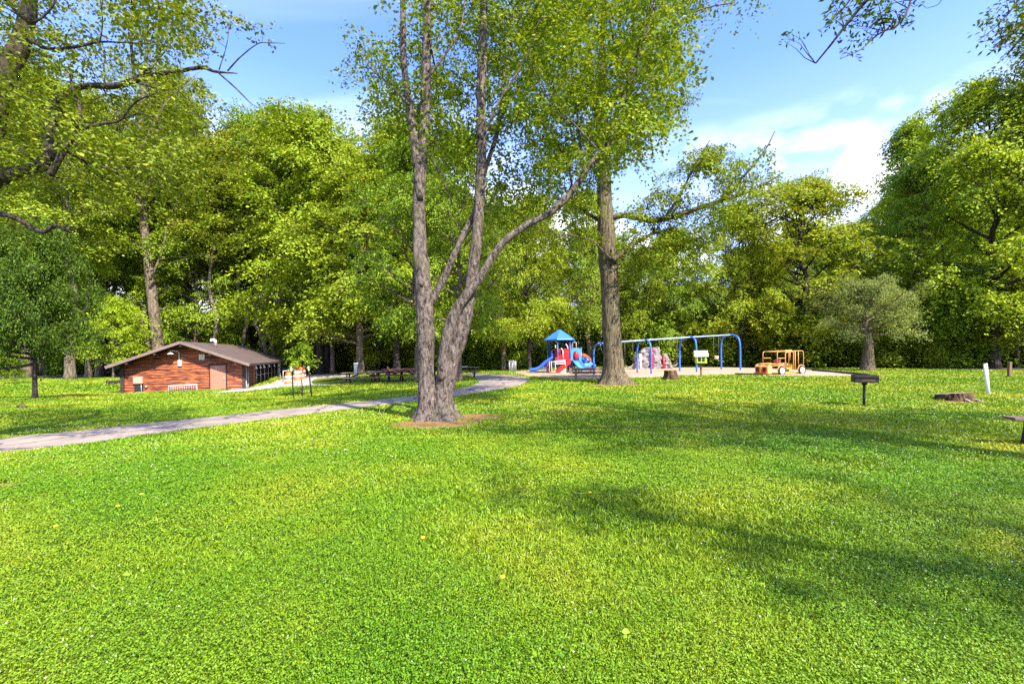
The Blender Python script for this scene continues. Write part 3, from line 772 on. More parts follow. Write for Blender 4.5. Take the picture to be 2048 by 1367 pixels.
T.limb([(884, 760, 22), (887, 715, 27), (896, 667, 29), (910, 625, 25), (933, 590, 21), (960, 555, 19), (1000, 492, 17), (1050, 452, 16), (1100, 425, 16), (1140, 388, 15), (1180, 330, 15), (1210, 295, 14), (1235, 240, 13), (1255, 170, 12), (1275, 110, 11), (1300, 40, 10), (1320, -30, 8), (1345, -150, 5)], [D-.15, D-.3, D-.2, D+.4, D+.9], 16)
T.limb([(860, 610, 16), (878, 574, 18), (895, 540, 16), (912, 500, 14), (930, 462, 13), (950, 420, 12), (972, 335, 11), (992, 275, 10), (1002, 215, 9), (1010, 140, 7), (1030, 40, 5), (1040, -60, 4)], [D+.1, D+.15, D+.5, D+.5], 12)
T.limb([(840, 400, 16), (834, 330, 19), (827, 270, 18), (818, 206, 17), (808, 130, 15), (806, 60, 14), (805, -60, 11), (800, -220, 6)], D-.1, 16)
T.limb([(846, 575, 20), (834, 520, 15), (832, 470, 14), (836, 430, 12)], D-.1, 12)
for pp, dd in (([(854, 300, 6), (870, 330, 5), (890, 370, 4), (905, 410, 3)], D+1), ([(818, 210, 7), (780, 170, 5), (745, 140, 3), (722, 110, 2)], D-.5), ([(852, 160, 7), (890, 110, 5), (920, 60, 4), (930, 0, 3)], D-.8),
               ([(1168, 345, 7), (1160, 280, 5), (1150, 200, 4), (1130, 110, 3)], D+.8), ([(1200, 305, 6), (1150, 250, 4), (1090, 190, 3), (1060, 120, 2)], D-.6), ([(1260, 160, 6), (1230, 90, 5), (1215, 10, 4)], D+1.2),
               ([(963, 280, 7), (1000, 200, 5), (1050, 120, 4), (1080, 40, 3)], D-1.0), ([(1285, 80, 5), (1330, 60, 4), (1400, 20, 3), (1470, 5, 2)], D+.5), ([(1146, 385, 6), (1135, 330, 5), (1100, 260, 3)], D+1.3)):
    T.limb(pp, dd, 7)
T.sprays([(712, 120), (740, 90), (800, 70), (850, -60), (960, -80), (1060, -80), (1100, 0), (1080, 120), (1060, 230), (1010, 300), (930, 310), (880, 340), (800, 260), (730, 230), (705, 180)], D-.3, D+4.5, 150, .66)
T.sprays([(1060, -60), (1330, -60), (1490, -10), (1380, 40), (1350, 120), (1365, 200), (1330, 280), (1250, 310), (1180, 330), (1080, 330), (1030, 280), (1050, 150)], D-1.2, D+4, 140, .68)
T.sprays([(880, 330), (1000, 330), (1120, 400), (1000, 430), (900, 420)], D+.5, D+3.5, 14, .45)
T.sprays([(1000, 300), (1180, 320), (1270, 270), (1250, 360), (1120, 440), (1000, 430)], D+.3, D+3, 30, .45)
T.sprays([(600, -700), (1500, -700), (1450, -80), (760, -80)], D-3.5, D+5, 60, 1.0)
T.finish(M['bark'], M['leaf_a'], 'big multi stemmed maple with lichen spotted grey bark in the middle of the lawn', .108, 230, base=b0, maxtwig=5)

# straight trunked tree beside the playground
b1 = P(1229, 767); D = b1.y
T = Tree('oak_tree', 37)
T.limb([(1231, 775, 34), (1230, 766, 38), (1228, 745, 39), (1226, 715, 38), (1225, 690, 37), (1222, 640, 35), (1219, 560, 35), (1215, 505, 37), (1212, 460, 34), (1209, 400, 29), (1208, 330, 27), (1205, 260, 25), (1203, 190, 19), (1205, 100, 15), (1206, 0, 12), (1204, -120, 7)], D, 30, 1.15, b1.z, 9, .07, 9, .30)
T.limb([(1206, 290, 18), (1192, 230, 14), (1182, 150, 12), (1175, 60, 9), (1170, -60, 6)], D+.4, 12)
T.limb([(1224, 520, 14), (1245, 505, 11), (1262, 490, 9), (1300, 470, 6), (1350, 455, 4)], D-.5, 8)
T.limb([(1212, 440, 12), (1250, 430, 12), (1300, 440, 12), (1345, 433, 10), (1400, 415, 9), (1468, 394, 7), (1520, 372, 4), (1560, 350, 3)], [D, D-.8, D-1.4], 9)
T.limb([(1213, 450, 12), (1190, 435, 9), (1165, 420, 7), (1130, 380, 5)], D+.6, 8)
T.limb([(1207, 230, 10), (1250, 150, 8), (1290, 80, 6), (1330, 0, 4)], D+1, 8)
T.limb([(1330, 436, 7), (1360, 390, 5), (1390, 330, 4), (1420, 280, 2)], D-1.2, 6); T.limb([(1440, 402, 5), (1490, 350, 4), (1530, 300, 3), (1550, 262, 2)], D-1.3, 6)
T.sprays([(1070, 330), (1060, 100), (1120, -80), (1320, -80), (1385, 60), (1360, 220), (1330, 270), (1270, 300), (1180, 350)], D-3, D+3.5, 80, .95)
T.sprays([(1250, 440), (1270, 380), (1330, 330), (1420, 300), (1500, 330), (1555, 280), (1562, 300), (1540, 370), (1480, 420), (1420, 470), (1340, 480), (1260, 500)], D-2.5, D+1, 92, .62)
T.sprays([(1390, 300), (1470, 285), (1440, 330), (1380, 350)], D-2, D, 14, .4)
T.sprays([(1235, 480), (1330, 450), (1440, 480), (1450, 540), (1350, 560), (1250, 550)], D-2.2, D+1, 26, .7)
T.sprays([(1090, 350), (1200, 340), (1200, 480), (1140, 520), (1070, 470)], D-1, D+3, 22, .8)
T.finish(M['bark_b'], M['leaf_a'], 'tall straight tree with furrowed tan trunk and flared roots beside the playground bench', .132, 280, base=b1)

# old tree reaching in from beyond the left edge
T = Tree('gnarled_tree', 41); T.k = .84; bx = Vector((-12.2, 8.6, 0)); bx.z = G(bx.x, bx.y)
T.limb3([(-12.2, 8.6, bx.z-.2, .62), (-12.1, 8.6, 1.2, .5), (-11.6, 8.8, 3.0, .48), (-11.0, 9.0, 4.6, .42)], 18, flare=.8, z0=bx.z)
D = 9.2
T.limb([(-100, 380, 75), (-40, 290, 66), (-12, 200, 50), (20, 130, 42), (48, 65, 36), (62, -20, 28), (78, -130, 26), (70, -260, 14)], D, 16, amp=.14)
T.limb([(-110, 400, 55), (-40, 370, 44), (30, 345, 30), (70, 338, 28), (98, 310, 24), (104, 260, 21), (112, 215, 19), (135, 188, 16), (170, 172, 13), (230, 172, 14), (270, 160, 13), (300, 140, 10)], [D, D+.2, D-.3], 14, amp=.14)
T.limb([(250, 168, 11), (310, 150, 10), (360, 142, 9), (405, 135, 9), (430, 143, 7), (475, 147, 2)], D-.4, 8)
T.limb([(437, 146, 4), (470, 175, 3.5), (500, 205, 2), (515, 215, 1)], D-.4, 6); T.limb([(455, 142, 4), (480, 115, 3), (515, 88, 2.4), (540, 86, 2.2), (570, 87, 1.2)], D-.4, 6); T.limb([(438, 140, 3), (452, 95, 2), (458, 60, 1.2)], D-.5, 6)
T.limb([(-110, 440, 30), (-40, 425, 20), (5, 428, 13), (40, 440, 11), (68, 458, 10), (88, 464, 9), (110, 452, 9), (135, 458, 7), (152, 458, 4)], D-.8, 10, amp=.14)
T.limb([(100, 350, 16), (118, 320, 13), (135, 290, 11), (155, 262, 9), (160, 222, 8), (150, 190, 6), (140, 150, 4)], D-1, 8)
T.limb([(128, 300, 9), (160, 262, 7), (200, 248, 7), (240, 240, 5), (270, 205, 4), (315, 185, 3)], D-1.2, 8)
T.limb([(62, 80, 12), (90, 96, 9), (120, 98, 8), (160, 92, 7), (200, 84, 5), (260, 86, 3), (300, 88, 2)], D-.9, 8)
T.limb([(20, 10, 8), (60, 45, 6), (100, 20, 5), (120, -20, 4)], D-1.5, 7); T.limb([(200, 84, 4), (205, 40, 3), (198, -20, 2)], D-1, 6); T.limb([(270, 165, 8), (262, 80, 6), (266, 0, 5), (260, -80, 4)], D+.6, 8)
T.sprays([(-120, -80), (400, -80), (410, 30), (330, 60), (420, 70), (405, 110), (330, 130), (430, 170), (400, 200), (430, 240), (400, 300), (400, 380), (300, 300), (180, 330), (60, 300), (-120, 330)], D-2.4, D+2.6, 185, .42)
T.sprays([(-120, 300), (120, 330), (380, 250), (420, 340), (380, 400), (260, 380), (120, 420), (0, 500), (-120, 520)], D-.5, D+3, 46, .5)
T.sprays([(430, 30), (480, 20), (540, 60), (520, 100), (440, 90)], D-.6, D-.2, 5, .24)
T.sprays([(-900, -900), (300, -900), (300, -120), (-900, 0)], D-3, D+4, 36, .9)
T.finish(M['bark_old'], M['leaf_a'], 'gnarled old tree reaching thick twisted boughs in from the top left corner', .082, 190, base=bx, maxtwig=4)

# the tall leaning trunk behind the cabin roof
T = Tree('woodland_tree', 47); D = 50; bx = near(318, D)
T.limb([(319, 742, 24), (317, 700, 21), (311, 650, 19), (305, 600, 18), (298, 540, 17), (290, 470, 15), (283, 390, 14), (280, 330, 11), (282, 250, 9), (290, 150, 7), (296, 60, 3)], D, 12, amp=.08)
T.limb([(290, 500, 4), (270, 488, 3.5), (247, 475, 2)], D-.5, 6); T.limb([(300, 560, 5), (325, 500, 4), (333, 455, 2)], D-1, 6); T.limb([(284, 400, 7), (320, 330, 5), (370, 280, 3)], D-1, 6); T.limb([(286, 420, 7), (240, 350, 5), (205, 310, 3)], D-1, 6); T.limb([(281, 300, 6), (330, 210, 4), (390, 150, 2)], D-2, 6)
T.sprays([(180, 330), (200, 120), (300, 40), (400, 90), (425, 300), (390, 400), (300, 380), (200, 400)], D-4.5, D+4, 130, 1.2)
T.sprays([(330, 480), (420, 400), (430, 520), (340, 600), (315, 590)], D-3, D+3, 26, 1.0); T.sprays([(296, 640), (350, 600), (350, 650), (310, 660)], D-2, D-1, 5, .7)
T.sprays([(150, 400), (260, 400), (262, 460), (200, 480)], D-3, D+3, 14, 1.0)
T.finish(M['bark_far'], M['leaf_y'], 'very tall woodland tree leaning left, rising right behind the peak of the log cabin roof', .21, 120, base=bx, maxtwig=9)

# trees beyond the right edge: their boughs hang in at the top and shade the lawn
T = Tree('locust_tree', 43); bx = Vector((11.5, 1.2, 0)); bx.z = G(bx.x, bx.y)
T.limb3([(11.5, 1.2, bx.z-.2, .42), (11.4, 1.3, 2.5, .34), (11.0, 1.8, 5.5, .30), (10.6, 2.5, 8.5, .24), (10.2, 3.2, 12, .14), (10.0, 3.6, 14.5, .05)], 16, flare=.8, z0=bx.z)
T.limb3([(11.0, 1.8, 5.6, .2), (9.4, 3.5, 7.4, .13), (7.6, 5.6, 8.3, .08), (6.2, 7.2, 7.6, .04), (5.4, 8.0, 6.6, .012)], 8)
T.limb3([(10.8, 2.1, 6.8, .18), (10.6, 5.0, 8.6, .1), (10.4, 7.8, 8.6, .05), (10.3, 9.4, 7.6, .015)], 8)
T.limb3([(10.6, 2.5, 8.3, .16), (12.6, 3.5, 10.5, .1), (14.6, 4.6, 11.5, .04)], 8); T.limb3([(10.5, 2.6, 9, .14), (8, 1.0, 11, .08), (6.2, 0.2, 12, .03)], 8)
D = 8
T.limb([(1830, -60, 6), (1822, 0, 5), (1800, 45, 4), (1755, 70, 3), (1720, 100, 2), (1680, 118, 1.2)], D, 6)
T.limb([(1730, -60, 4), (1700, 0, 3), (1665, 40, 1.6), (1640, 60, 1)], D+.2, 6); T.limb([(1895, -40, 3), (1880, 5, 1.6), (1854, 17, 1)], D, 5); T.limb([(2070, -60, 6), (2030, 10, 4), (1990, 55, 2.5), (1955, 82, 1)], D+.8, 6); T.limb([(2090, 0, 5), (2040, 50, 3), (1985, 95, 1)], D+.6, 6)
T.sprays([(1640, 5), (1720, -20), (1830, -10), (1825, 30), (1760, 70), (1700, 108), (1680, 112), (1720, 60), (1660, 50)], D-.4, D+.4, 40, .17)
T.sprays([(1558, 70), (1605, 60), (1600, 80), (1565, 85)], D-.2, D+.2, 4, .12)
T.sprays([(1950, 80), (2000, 0), (2090, -40), (2090, 110), (2020, 130), (1990, 95)], D+.2, D+1.2, 34, .24)
T.ball((9.9, 2.0, 10.6), (5.0, 3.2, 2.6), 84, .85); T.ball((13.4, 2.8, 9.8), (3.6, 3.0, 2.6), 44, .85)
T.finish(M['bark'], M['leaf_d'], 'feathery tree whose hanging twigs cross the sky at the top right', .10, 240, base=bx, maxtwig=5, aspect=.4)

T = Tree('shade_tree', 53); bx = Vector((12.5, -6.5, 0)); bx.z = G(bx.x, bx.y)
T.limb3([(12.5, -6.5, bx.z-.2, .4), (12.4, -6.4, 3, .33), (12.0, -6.0, 6.5, .28), (11.6, -5.6, 10, .18), (11.5, -5.4, 13, .06)], 14, flare=.7, z0=bx.z)
T.limb3([(12.0, -6.0, 6.6, .16), (10.6, -5.0, 8.3, .12), (8.8, -3.9, 9.0, .08), (7.2, -2.9, 9.1, .05), (5.4, -1.8, 9.0, .02)], 8)
for t_ in np.linspace(0, 1, 34):
    T.c.append((9.3-4.2*t_+T.r.normal(0, .28), -4.2+2.6*t_+T.r.normal(0, .28), 9.1+T.r.normal(0, .3))); T.cr.append(.5*(.6+.8*T.r.random()))
T.ball((13.0, -6.4, 11.5), (3.0, 3.0, 2.8), 60, .8)
T.finish(M['bark'], M['leaf_a'], 'tree behind the viewer on the right, known only by its bough shadow', .12, 110, base=bx, maxtwig=5)
# ================================================================ built things
def wood(name, c1, c2, c3, stretch=(0.6, 5, 5), scale=4, rough=0.7, bumps=0.4):
    m, nt, b = newmat(name); v = coords(nt, stretch)
    n = noise(nt, v, scale, 6, 0.7, 0.6)
    nt.links.new(ramp(nt, n, [(0.36, c3), (0.50, c2), (0.72, c1)]), b.inputs['Base Color'])
    b.inputs['Roughness'].default_value = rough; bump(nt, b, n, bumps, 0.02); return m
M['logs'] = wood('varnished_logs', C(0.56, 0.165, 0.025), C(0.22, 0.048, 0.009), C(0.016, 0.006, 0.004), (0.5, 3, 2.6), 2.6, 0.5)
M['logs2'] = wood('weathered_siding', C(0.15, 0.07, 0.028), C(0.085, 0.04, 0.018), C(0.03, 0.016, 0.009), (3, .5, 4), 3, 0.8)
M['dkwood'] = wood('dark_stained_wood', C(0.055, 0.030, 0.020), C(0.035, 0.020, 0.014), C(0.015, 0.010, 0.008), (3, 3, .6), 4, .8)
M['roof'] = simple('brown_shingle', C(0.105, 0.072, 0.056), C(0.072, 0.048, 0.038), 1.2, 0.85, 0.3, bscale=22)
M['fascia'] = simple('brown_fascia', C(0.20, 0.145, 0.115), C(0.14, 0.10, 0.08), 4, 0.7)
M['door'] = simple('door_brown_paint', C(0.40, 0.165, 0.105), C(0.35, 0.14, 0.088), 2, 0.5)
M['reddoor'] = simple('red_brown_panel', C(0.26, 0.05, 0.03), C(0.2, 0.035, 0.02), 2, 0.6)
M['white'] = simple('white_paint', C(0.78, 0.77, 0.73), C(0.66, 0.65, 0.61), 6, 0.5)
M['grey'] = simple('galvanised', C(0.42, 0.43, 0.43), C(0.30, 0.31, 0.31), 9, 0.45, metal=0.4)
M['black'] = simple('black_iron', C(0.022, 0.020, 0.018), C(0.010, 0.009, 0.008), 12, 0.6, 0.2)
M['rust'] = simple('rusty_iron', C(0.12, 0.055, 0.03), C(0.022, 0.018, 0.016), 9, 0.75, 0.3)
M['salmon'] = simple('salmon_box', C(0.55, 0.29, 0.20), C(0.46, 0.24, 0.17), 5, 0.6)
M['orange'] = simple('orange_plastic', C(0.85, 0.155, 0.02), C(0.70, 0.11, 0.015), 5, 0.45)
M['reflect'] = simple('white_band', C(0.80, 0.78, 0.74), C(0.66, 0.64, 0.60), 9, 0.4)
M['blue'] = simple('blue_powder_coat', C(0.035, 0.16, 0.50), C(0.025, 0.115, 0.40), 2, 0.35)
M['blue2'] = simple('blue_plastic', C(0.07, 0.25, 0.66), C(0.055, 0.2, 0.58), 2, 0.4)
M['roofblue'] = simple('roof_blue', C(0.04, 0.16, 0.62), C(0.033, 0.135, 0.55), 1.4, 0.4)
M['slide'] = simple('slide_blue', C(0.03, 0.10, 0.52), C(0.02, 0.08, 0.44), 2, 0.35)
M['navy'] = simple('post_navy', C(0.02, 0.075, 0.19), C(0.015, 0.055, 0.15), 3, 0.4)
M['red'] = simple('red_plastic', C(0.62, 0.018, 0.025), C(0.50, 0.012, 0.02), 2, 0.4)
M['maroon'] = simple('maroon_plastic', C(0.27, 0.012, 0.045), C(0.21, 0.01, 0.035), 2, 0.4)
M['purple'] = simple('purple_powder', C(0.24, 0.05, 0.27), C(0.19, 0.04, 0.22), 3, 0.4)
M['tan'] = simple('tan_plastic', C(0.50, 0.40, 0.28), C(0.42, 0.33, 0.23), 3, 0.6)
M['steel'] = simple('bright_steel', C(0.55, 0.57, 0.6), C(0.45, 0.47, 0.5), 6, 0.35, metal=0.7)
M['carorange'] = simple('car_orange', C(0.72, 0.33, 0.10), C(0.62, 0.27, 0.075), 3, 0.45)
M['cardeep'] = simple('car_deep_orange', C(0.62, 0.10, 0.02), C(0.5, 0.08, 0.015), 3, 0.5)
M['yellow'] = simple('yellow_plastic', C(0.75, 0.47, 0.04), C(0.66, 0.40, 0.03), 3, 0.5)
M['beam'] = simple('pale_blue_beam', C(0.30, 0.36, 0.56), C(0.24, 0.29, 0.48), 3, 0.4)
M['rimw'] = simple('white_rim', C(0.55, 0.54, 0.52), C(0.45, 0.44, 0.42), 9, 0.5)
M['rubber'] = simple('black_rubber', C(0.028, 0.027, 0.026), C(0.018, 0.017, 0.017), 9, 0.8)
M['bench'] = wood('brown_bench_planks', C(0.26, 0.155, 0.10), C(0.18, 0.105, 0.07), C(0.09, 0.05, 0.035), (.8, 6, 6), 4, .8)
M['benchpale'] = wood('pale_bench_seat', C(0.40, 0.33, 0.24), C(0.32, 0.255, 0.18), C(0.2, 0.15, 0.11), (.8, 6, 6), 4, .8)
M['table'] = wood('weathered_planks', C(0.23, 0.15, 0.10), C(0.15, 0.095, 0.062), C(0.07, 0.045, 0.03), (.8, 6, 6), 4, .8)
M['tablered'] = wood('red_brown_planks', C(0.34, 0.13, 0.075), C(0.23, 0.085, 0.05), C(0.10, 0.04, 0.025), (.8, 6, 6), 4, .8)
M['lime'] = simple('lime_green_paint', C(0.42, 0.52, 0.045), C(0.36, 0.45, 0.04), 5, 0.6)
M['cream'] = simple('cream_roof', C(0.80, 0.77, 0.58), C(0.70, 0.67, 0.49), 5, 0.6)
M['post'] = wood('brown_post', C(0.23, 0.125, 0.055), C(0.16, 0.085, 0.04), C(0.08, 0.045, 0.02), (5, 5, .7), 5, .8)
M['rock'] = simple('climbing_rock', C(0.27, 0.235, 0.225), C(0.12, 0.10, 0.095), 4.5, 0.85, 0.7, bscale=9)
M['cut'] = wood('cut_wood', C(0.42, 0.31, 0.235), C(0.32, 0.23, 0.17), C(0.18, 0.12, 0.09), (3, 3, 3), 5, .9)
M['cutrust'] = wood('rotten_wood', C(0.40, 0.17, 0.06), C(0.25, 0.10, 0.04), C(0.09, 0.04, 0.02), (3, 3, 3), 5, .9)
M['stump'] = bark_mat('stump_bark', C(0.018, 0.011, 0.006), C(0.15, 0.09, 0.045), C(0.30, 0.25, 0.14), 0.62, stretch=(1, 1, .2), scale=12)
M['glass'] = simple('dark_glass', C(0.02, 0.022, 0.015), C(0.012, 0.013, 0.010), 3, 0.08)
M['chain'] = simple('chain', C(0.22, 0.22, 0.19), C(0.15, 0.15, 0.13), 9, 0.5, metal=.3)
M['timber'] = wood('edging_timber', C(0.07, 0.05, 0.035), C(0.045, 0.03, 0.022), C(0.02, 0.015, 0.01), (3, 3, 3), 3, .9)
Rz = lambda a: Matrix.Rotation(a, 3, 'Z')
Ry = lambda a: Matrix.Rotation(a, 3, 'Y')
Rx = lambda a: Matrix.Rotation(a, 3, 'X')

# ---------------------------------------------------------------- log cabin
c0 = at(247, 788, 33.4); ang = math.radians(17.5)
cab = empty('log_cabin', c0, 'long low log cabin with orange varnished logs and a wide brown roof', 'cabin', ang)
W, LEN, HW, HP, OH, FO = 7.85, 16.0, 2.18, 3.70, 0.60, 1.05    # width, length, wall top, ridge, side and front overhang
slope = (HP-HW)/(W/2)
mb = MB(); r = random.Random(3)
z = -0.25
while z < HP-0.16:
    ph = r.uniform(.13, .25); top = z+ph
    inset = 0 if top < HW else min(W/2-.05, (top-HW)/slope)
    xa, xb = inset+.02, W-inset-.02
    segs = [(xa, xb)]
    if z < 2.02: segs = [(xa, 5.52), (6.66, xb)]
    for a, b_ in segs:
        if b_-a < .12: continue
        nn_ = max(2, int((b_-a)/.14)); vs = []; fs = []; m_ = 6
        for i in range(nn_+1):
            x = a+(b_-a)*i/nn_
            lo_ = z+.05*mnoise.noise(Vector((x*1.1, z*3, 7)))-.01; hi_ = top+.05*mnoise.noise(Vector((x*1.1, top*3, 7)))+.01
            bul = .05*(1+.6*mnoise.noise(Vector((x*1.2, z*5, 2))))
            for k, (tt, dd) in enumerate(((0, 1.25), (.08, 1.5), (.3, 1.35), (.65, .95), (.92, .6), (1, .3))): vs.append((x, -bul*dd, lo_+(hi_-lo_)*tt))
        for i in range(nn_):
            for k in range(m_-1): fs.append((i*m_+k, (i+1)*m_+k, (i+1)*m_+k+1, i*m_+k+1))
        mb.add(vs, fs, True)
    z += ph
mb.prism([(0, -.3), (5.5, -.3), (5.5, 2.03), (6.68, 2.03), (6.68, -.3), (W, -.3), (W, HW), (W/2, HP-.02), (0, HW)], .004, .16)
mb.build('log_wall', M['logs'], cab)
mb = MB()
mb.box((W-.08, 1.4, HW/2-.12), (.15, 2.45, HW+.24))
for i in range(9): mb.box((W+.012, 1.4, .05+i*.235), (.035, 2.4, .205))
mb.box((.08, LEN/2, HW/2-.1), (.15, LEN-.4, HW+.2)); mb.box((W/2, LEN-.1, HW/2-.1), (W-.04, .15, HW+.2))
mb.prism([(0.02, HW), (W-.02, HW), (W/2, HP-.03)], LEN-.17, LEN-.03)
mb.box((W-2.2, LEN/2+1.4, HW/2-.1), (.12, LEN-3.2, HW+.2))
mb.build('side_wall', M['logs2'], cab)
for x in (-.02, W+.02): MB().box((x, -.06, HW/2-.12), (.24, .2, HW+.26)).build('corner_post', M['dkwood'], cab, .01)
# roof: two slabs with a little waviness, fascia boards and soffit beams
mb = MB(); th = .10
def slab(mb, sx):
    e = W/2+OH; vs = []; fs = []; n1_, n2_ = 8, 18
    for i in range(n1_+1):
        for j in range(n2_+1):
            u = e*i/n1_; y = -FO+(LEN+FO+.6)*j/n2_
            zz_ = HP+.14-slope*u + .012*mnoise.noise(Vector((u*1.3, y*.7, sx)))
            vs.append((W/2+sx*u, y, zz_))
    k = len(vs); vs += [(a, b_, c-th) for a, b_, c in vs]
    for i in range(n1_):
        for j in range(n2_):
            q = [i*(n2_+1)+j, (i+1)*(n2_+1)+j, (i+1)*(n2_+1)+j+1, i*(n2_+1)+j+1]
            if sx < 0: q = q[::-1]
            fs.append(tuple(q)); fs.append(tuple(k+a for a in reversed(q)))
    for j in range(n2_):
        a = n1_*(n2_+1)+j; fs.append((a, a+1, k+a+1, k+a) if sx < 0 else (a, k+a, k+a+1, a+1))
    for i in range(n1_):
        for a, b_ in ((i*(n2_+1), (i+1)*(n2_+1)), (i*(n2_+1)+n2_, (i+1)*(n2_+1)+n2_)): fs.append((a, b_, k+b_, k+a))
    mb.add(vs, fs)
slab(mb, -1); slab(mb, 1); rf = mb.build('roof', M['roof'], cab)
for sx in (-1, 1):
    e = W/2+OH+.01
    MB().beam((W/2, -FO-.025, HP+.055), (W/2+sx*e, -FO-.025, HP+.055-slope*e), .045, .20, up=(0, 0, 1)).build('fascia', M['fascia'], rf)
MB().beam((W+OH+.02, -FO, HP+.05-slope*(W/2+OH)), (W+OH+.02, LEN+.6, HP+.05-slope*(W/2+OH)), .03, .16).build('gutter', M['dkwood'], rf)
# purlins under the front overhang
for x in (.6, 2.3, W/2, 5.8, 7.5):
    zz_ = HP-.06-slope*abs(x-W/2)-.09
    MB().box((x, -FO/2-.02, zz_), (.14, FO-.1, .16)).build('purlin', M['dkwood'], cab)
# front door
mb = MB(); mb.box((6.09, -.05, .95), (1.06, .09, 2.12)); dr = mb.build('door', M['door'], cab, .008)
mb = MB()
for x in (5.53, 6.65): mb.box((x, -.06, .98), (.07, .16, 2.2))
mb.box((6.09, -.06, 2.09), (1.19, .16, .07)); mb.build('door_frame', M['dkwood'], cab)
mb = MB(); mb.box((6.50, -.125, .98), (.05, .05, .3)); mb.tube([(6.50, -.13, .80), (6.50, -.18, .82), (6.50, -.18, 1.12), (6.50, -.13, 1.14)], .014, 6); mb.box((6.53, -.115, .62), (.06, .04, .07)); mb.build('handle', M['steel'], dr)
mb = MB()
for x, z_ in ((5.95, 1.83), (5.97, 1.70), (6.10, 1.86), (6.14, 1.70)): mb.box((x, -.098, z_), (.045, .012, .05))
mb.build('door_marks', M['white'], dr)
# floodlight with conduit and box, notice plate
mb = MB(); mb.tube([(3.55, -.12, 2.42), (3.55, -.13, 2.95), (3.50, -.25, 3.12), (3.32, -.52, 3.16), (3.20, -.6, 3.10)], .025, 8)
mb.lathe((3.17, -.62, 2.90), [(.20, 0), (.19, .03), (.10, .09), (.06, .16), (.06, .23), (.001, .25)], 16); fl_ = mb.build('floodlight', M['white'], cab)
MB().box((3.60, -.13, 2.22), (.24, .12, .42)).build('junction_box', M['white'], fl_, .01)
MB().tube([(3.72, -.1, 2.42), (3.74, -.1, 2.85)], .02, 8).build('conduit', M['grey'], fl_)
mb = MB(); mb.box((5.02, -.11, 2.66), (.36, .05, .42)); sg = mb.build('notice_plate', M['cream'], cab, .006)
mb = MB()
for i in range(5): mb.box((5.02, -.139, 2.80-i*.065), (.26-.05*(i % 2), .006, .02))
mb.build('notice_print', M['grey'], sg)
# vent on the roof
mb = MB(); mb.cyl((4.75, 4.2, HP-.25), (4.75, 4.2, HP+.16), .11, 12); vt = mb.build('vent_pipe', M['fascia'], rf)
MB().tube([(4.75, 4.2, HP+.12), (4.72, 4.2, HP+.30), (4.60, 4.2, HP+.40), (4.46, 4.2, HP+.38), (4.40, 4.2, HP+.26)], .12, 12).build('vent_cowl', M['white'], vt)
# meter box on the wall with its pipe
mb = MB(); mb.box((.98, -.16, 1.02), (.58, .2, .52)); ub = mb.build('utility_box', M['salmon'], cab, .012)
MB().tube([(1.14, -.14, .78), (1.16, -.15, .3), (1.22, -.15, -.2)], .028, 8).build('conduit', M['grey'], ub)
mb = MB(); mb.box((.98, -.12, .4), (.5, .09, .58)); mb.build('meter_panel', M['black'], ub)
MB().box((1.02, -.19, .08), (.26, .06, .16)).build('outlet_cover', M['grey'], ub)
mb = MB(); mb.ball((1.46, -.16, .52), .09, 10, 6); mb.cyl((1.46, -.1, .52), (1.46, -.2, .52), .05, 8); mb.build('spigot', M['grey'], cab)
# covered side: red door, wire screens in frames, gooseneck lamps, end post
MB().box((W-.06, 3.35, .92), (.09, .95, 2.02)).build('side_door', M['reddoor'], cab, .01)
for y in (2.78, 3.9): MB().box((W-.04, y, .98), (.12, .12, 2.3)).build('door_post', M['dkwood'], cab)
y = 4.1
while y < 13.5:
    mb = MB()
    for yy in (y, y+1.55): mb.cyl((W, yy, -.05), (W, yy, 1.95), .035, 8)
    for z_ in (.06, 1.0, 1.9): mb.cyl((W, y, z_), (W, y+1.55, z_), .028, 8)
    fr_ = mb.build('screen_frame', M['grey'], cab)
    mb = MB()
    for i in range(1, 13): mb.cyl((W, y+1.55*i/13, .07), (W, y+1.55*i/13, 1.9), .006, 4)
    for i in range(1, 15): mb.cyl((W, y, .07+i*.125), (W, y+1.55, .07+i*.125), .006, 4)
    mb.build('wire_mesh', M['dkwood'], fr_); y += 1.62
for y in (2.0, 3.6, 5.0, 7.2, 9.6, 12.0):
    mb = MB(); mb.tube([(W+.02, y, 2.0), (W+.18, y, 2.06), (W+.34, y, 1.98), (W+.42, y, 1.80)], .03, 8)
    mb.lathe((W+.42, y, 1.62), [(.11, 0), (.09, .08), (.05, .16), (.03, .2)], 12); mb.build('gooseneck_lamp', M['white'], cab)
MB().box((W+.1, 14.2, .9), (.24, .24, 2.2)).build('end_post', M['white'], cab)
mb = MB(); mb.cyl((W+.14, -.02, -.2), (W+.14, -.02, .75), .045, 8); mb.cyl((W+.14, -.02, .75), (W+.14, -.02, HW-.1), .035, 8); mb.build('downpipe', M['grey'], cab)
mb = MB(); mb.box((W+.12, .55, .35), (.12, .22, .3)); mb.tube([(W+.1, .75, .2), (W+.1, .75, 1.9)], .03, 8); mb.build('pipe_box', M['grey'], cab)
# bike rack style grate leaning on the front wall
a_ = cab.matrix_basis if False else None
def cabpt(x, y, z): 
    v_ = Rz(ang) @ Vector((x, y, z)); return c0+v_
gt = empty('metal_grate', cabpt(3.85, -.42, -.05), 'white metal grate with thin bars standing against the front log wall', 'grate', ang)
mb = MB()
mb.tube([(-.92, 0, -.1), (-.90, .03, .58), (.90, .03, .66), (.93, 0, -.1)], .03, 8); mb.build('frame', M['white'], gt)
for i in range(15):
    x = -.80+i*.114; MB().cyl((x, .02, -.1), (x, .03, .6+.005*i), .012, 6).build('bar', M['grey'], gt)

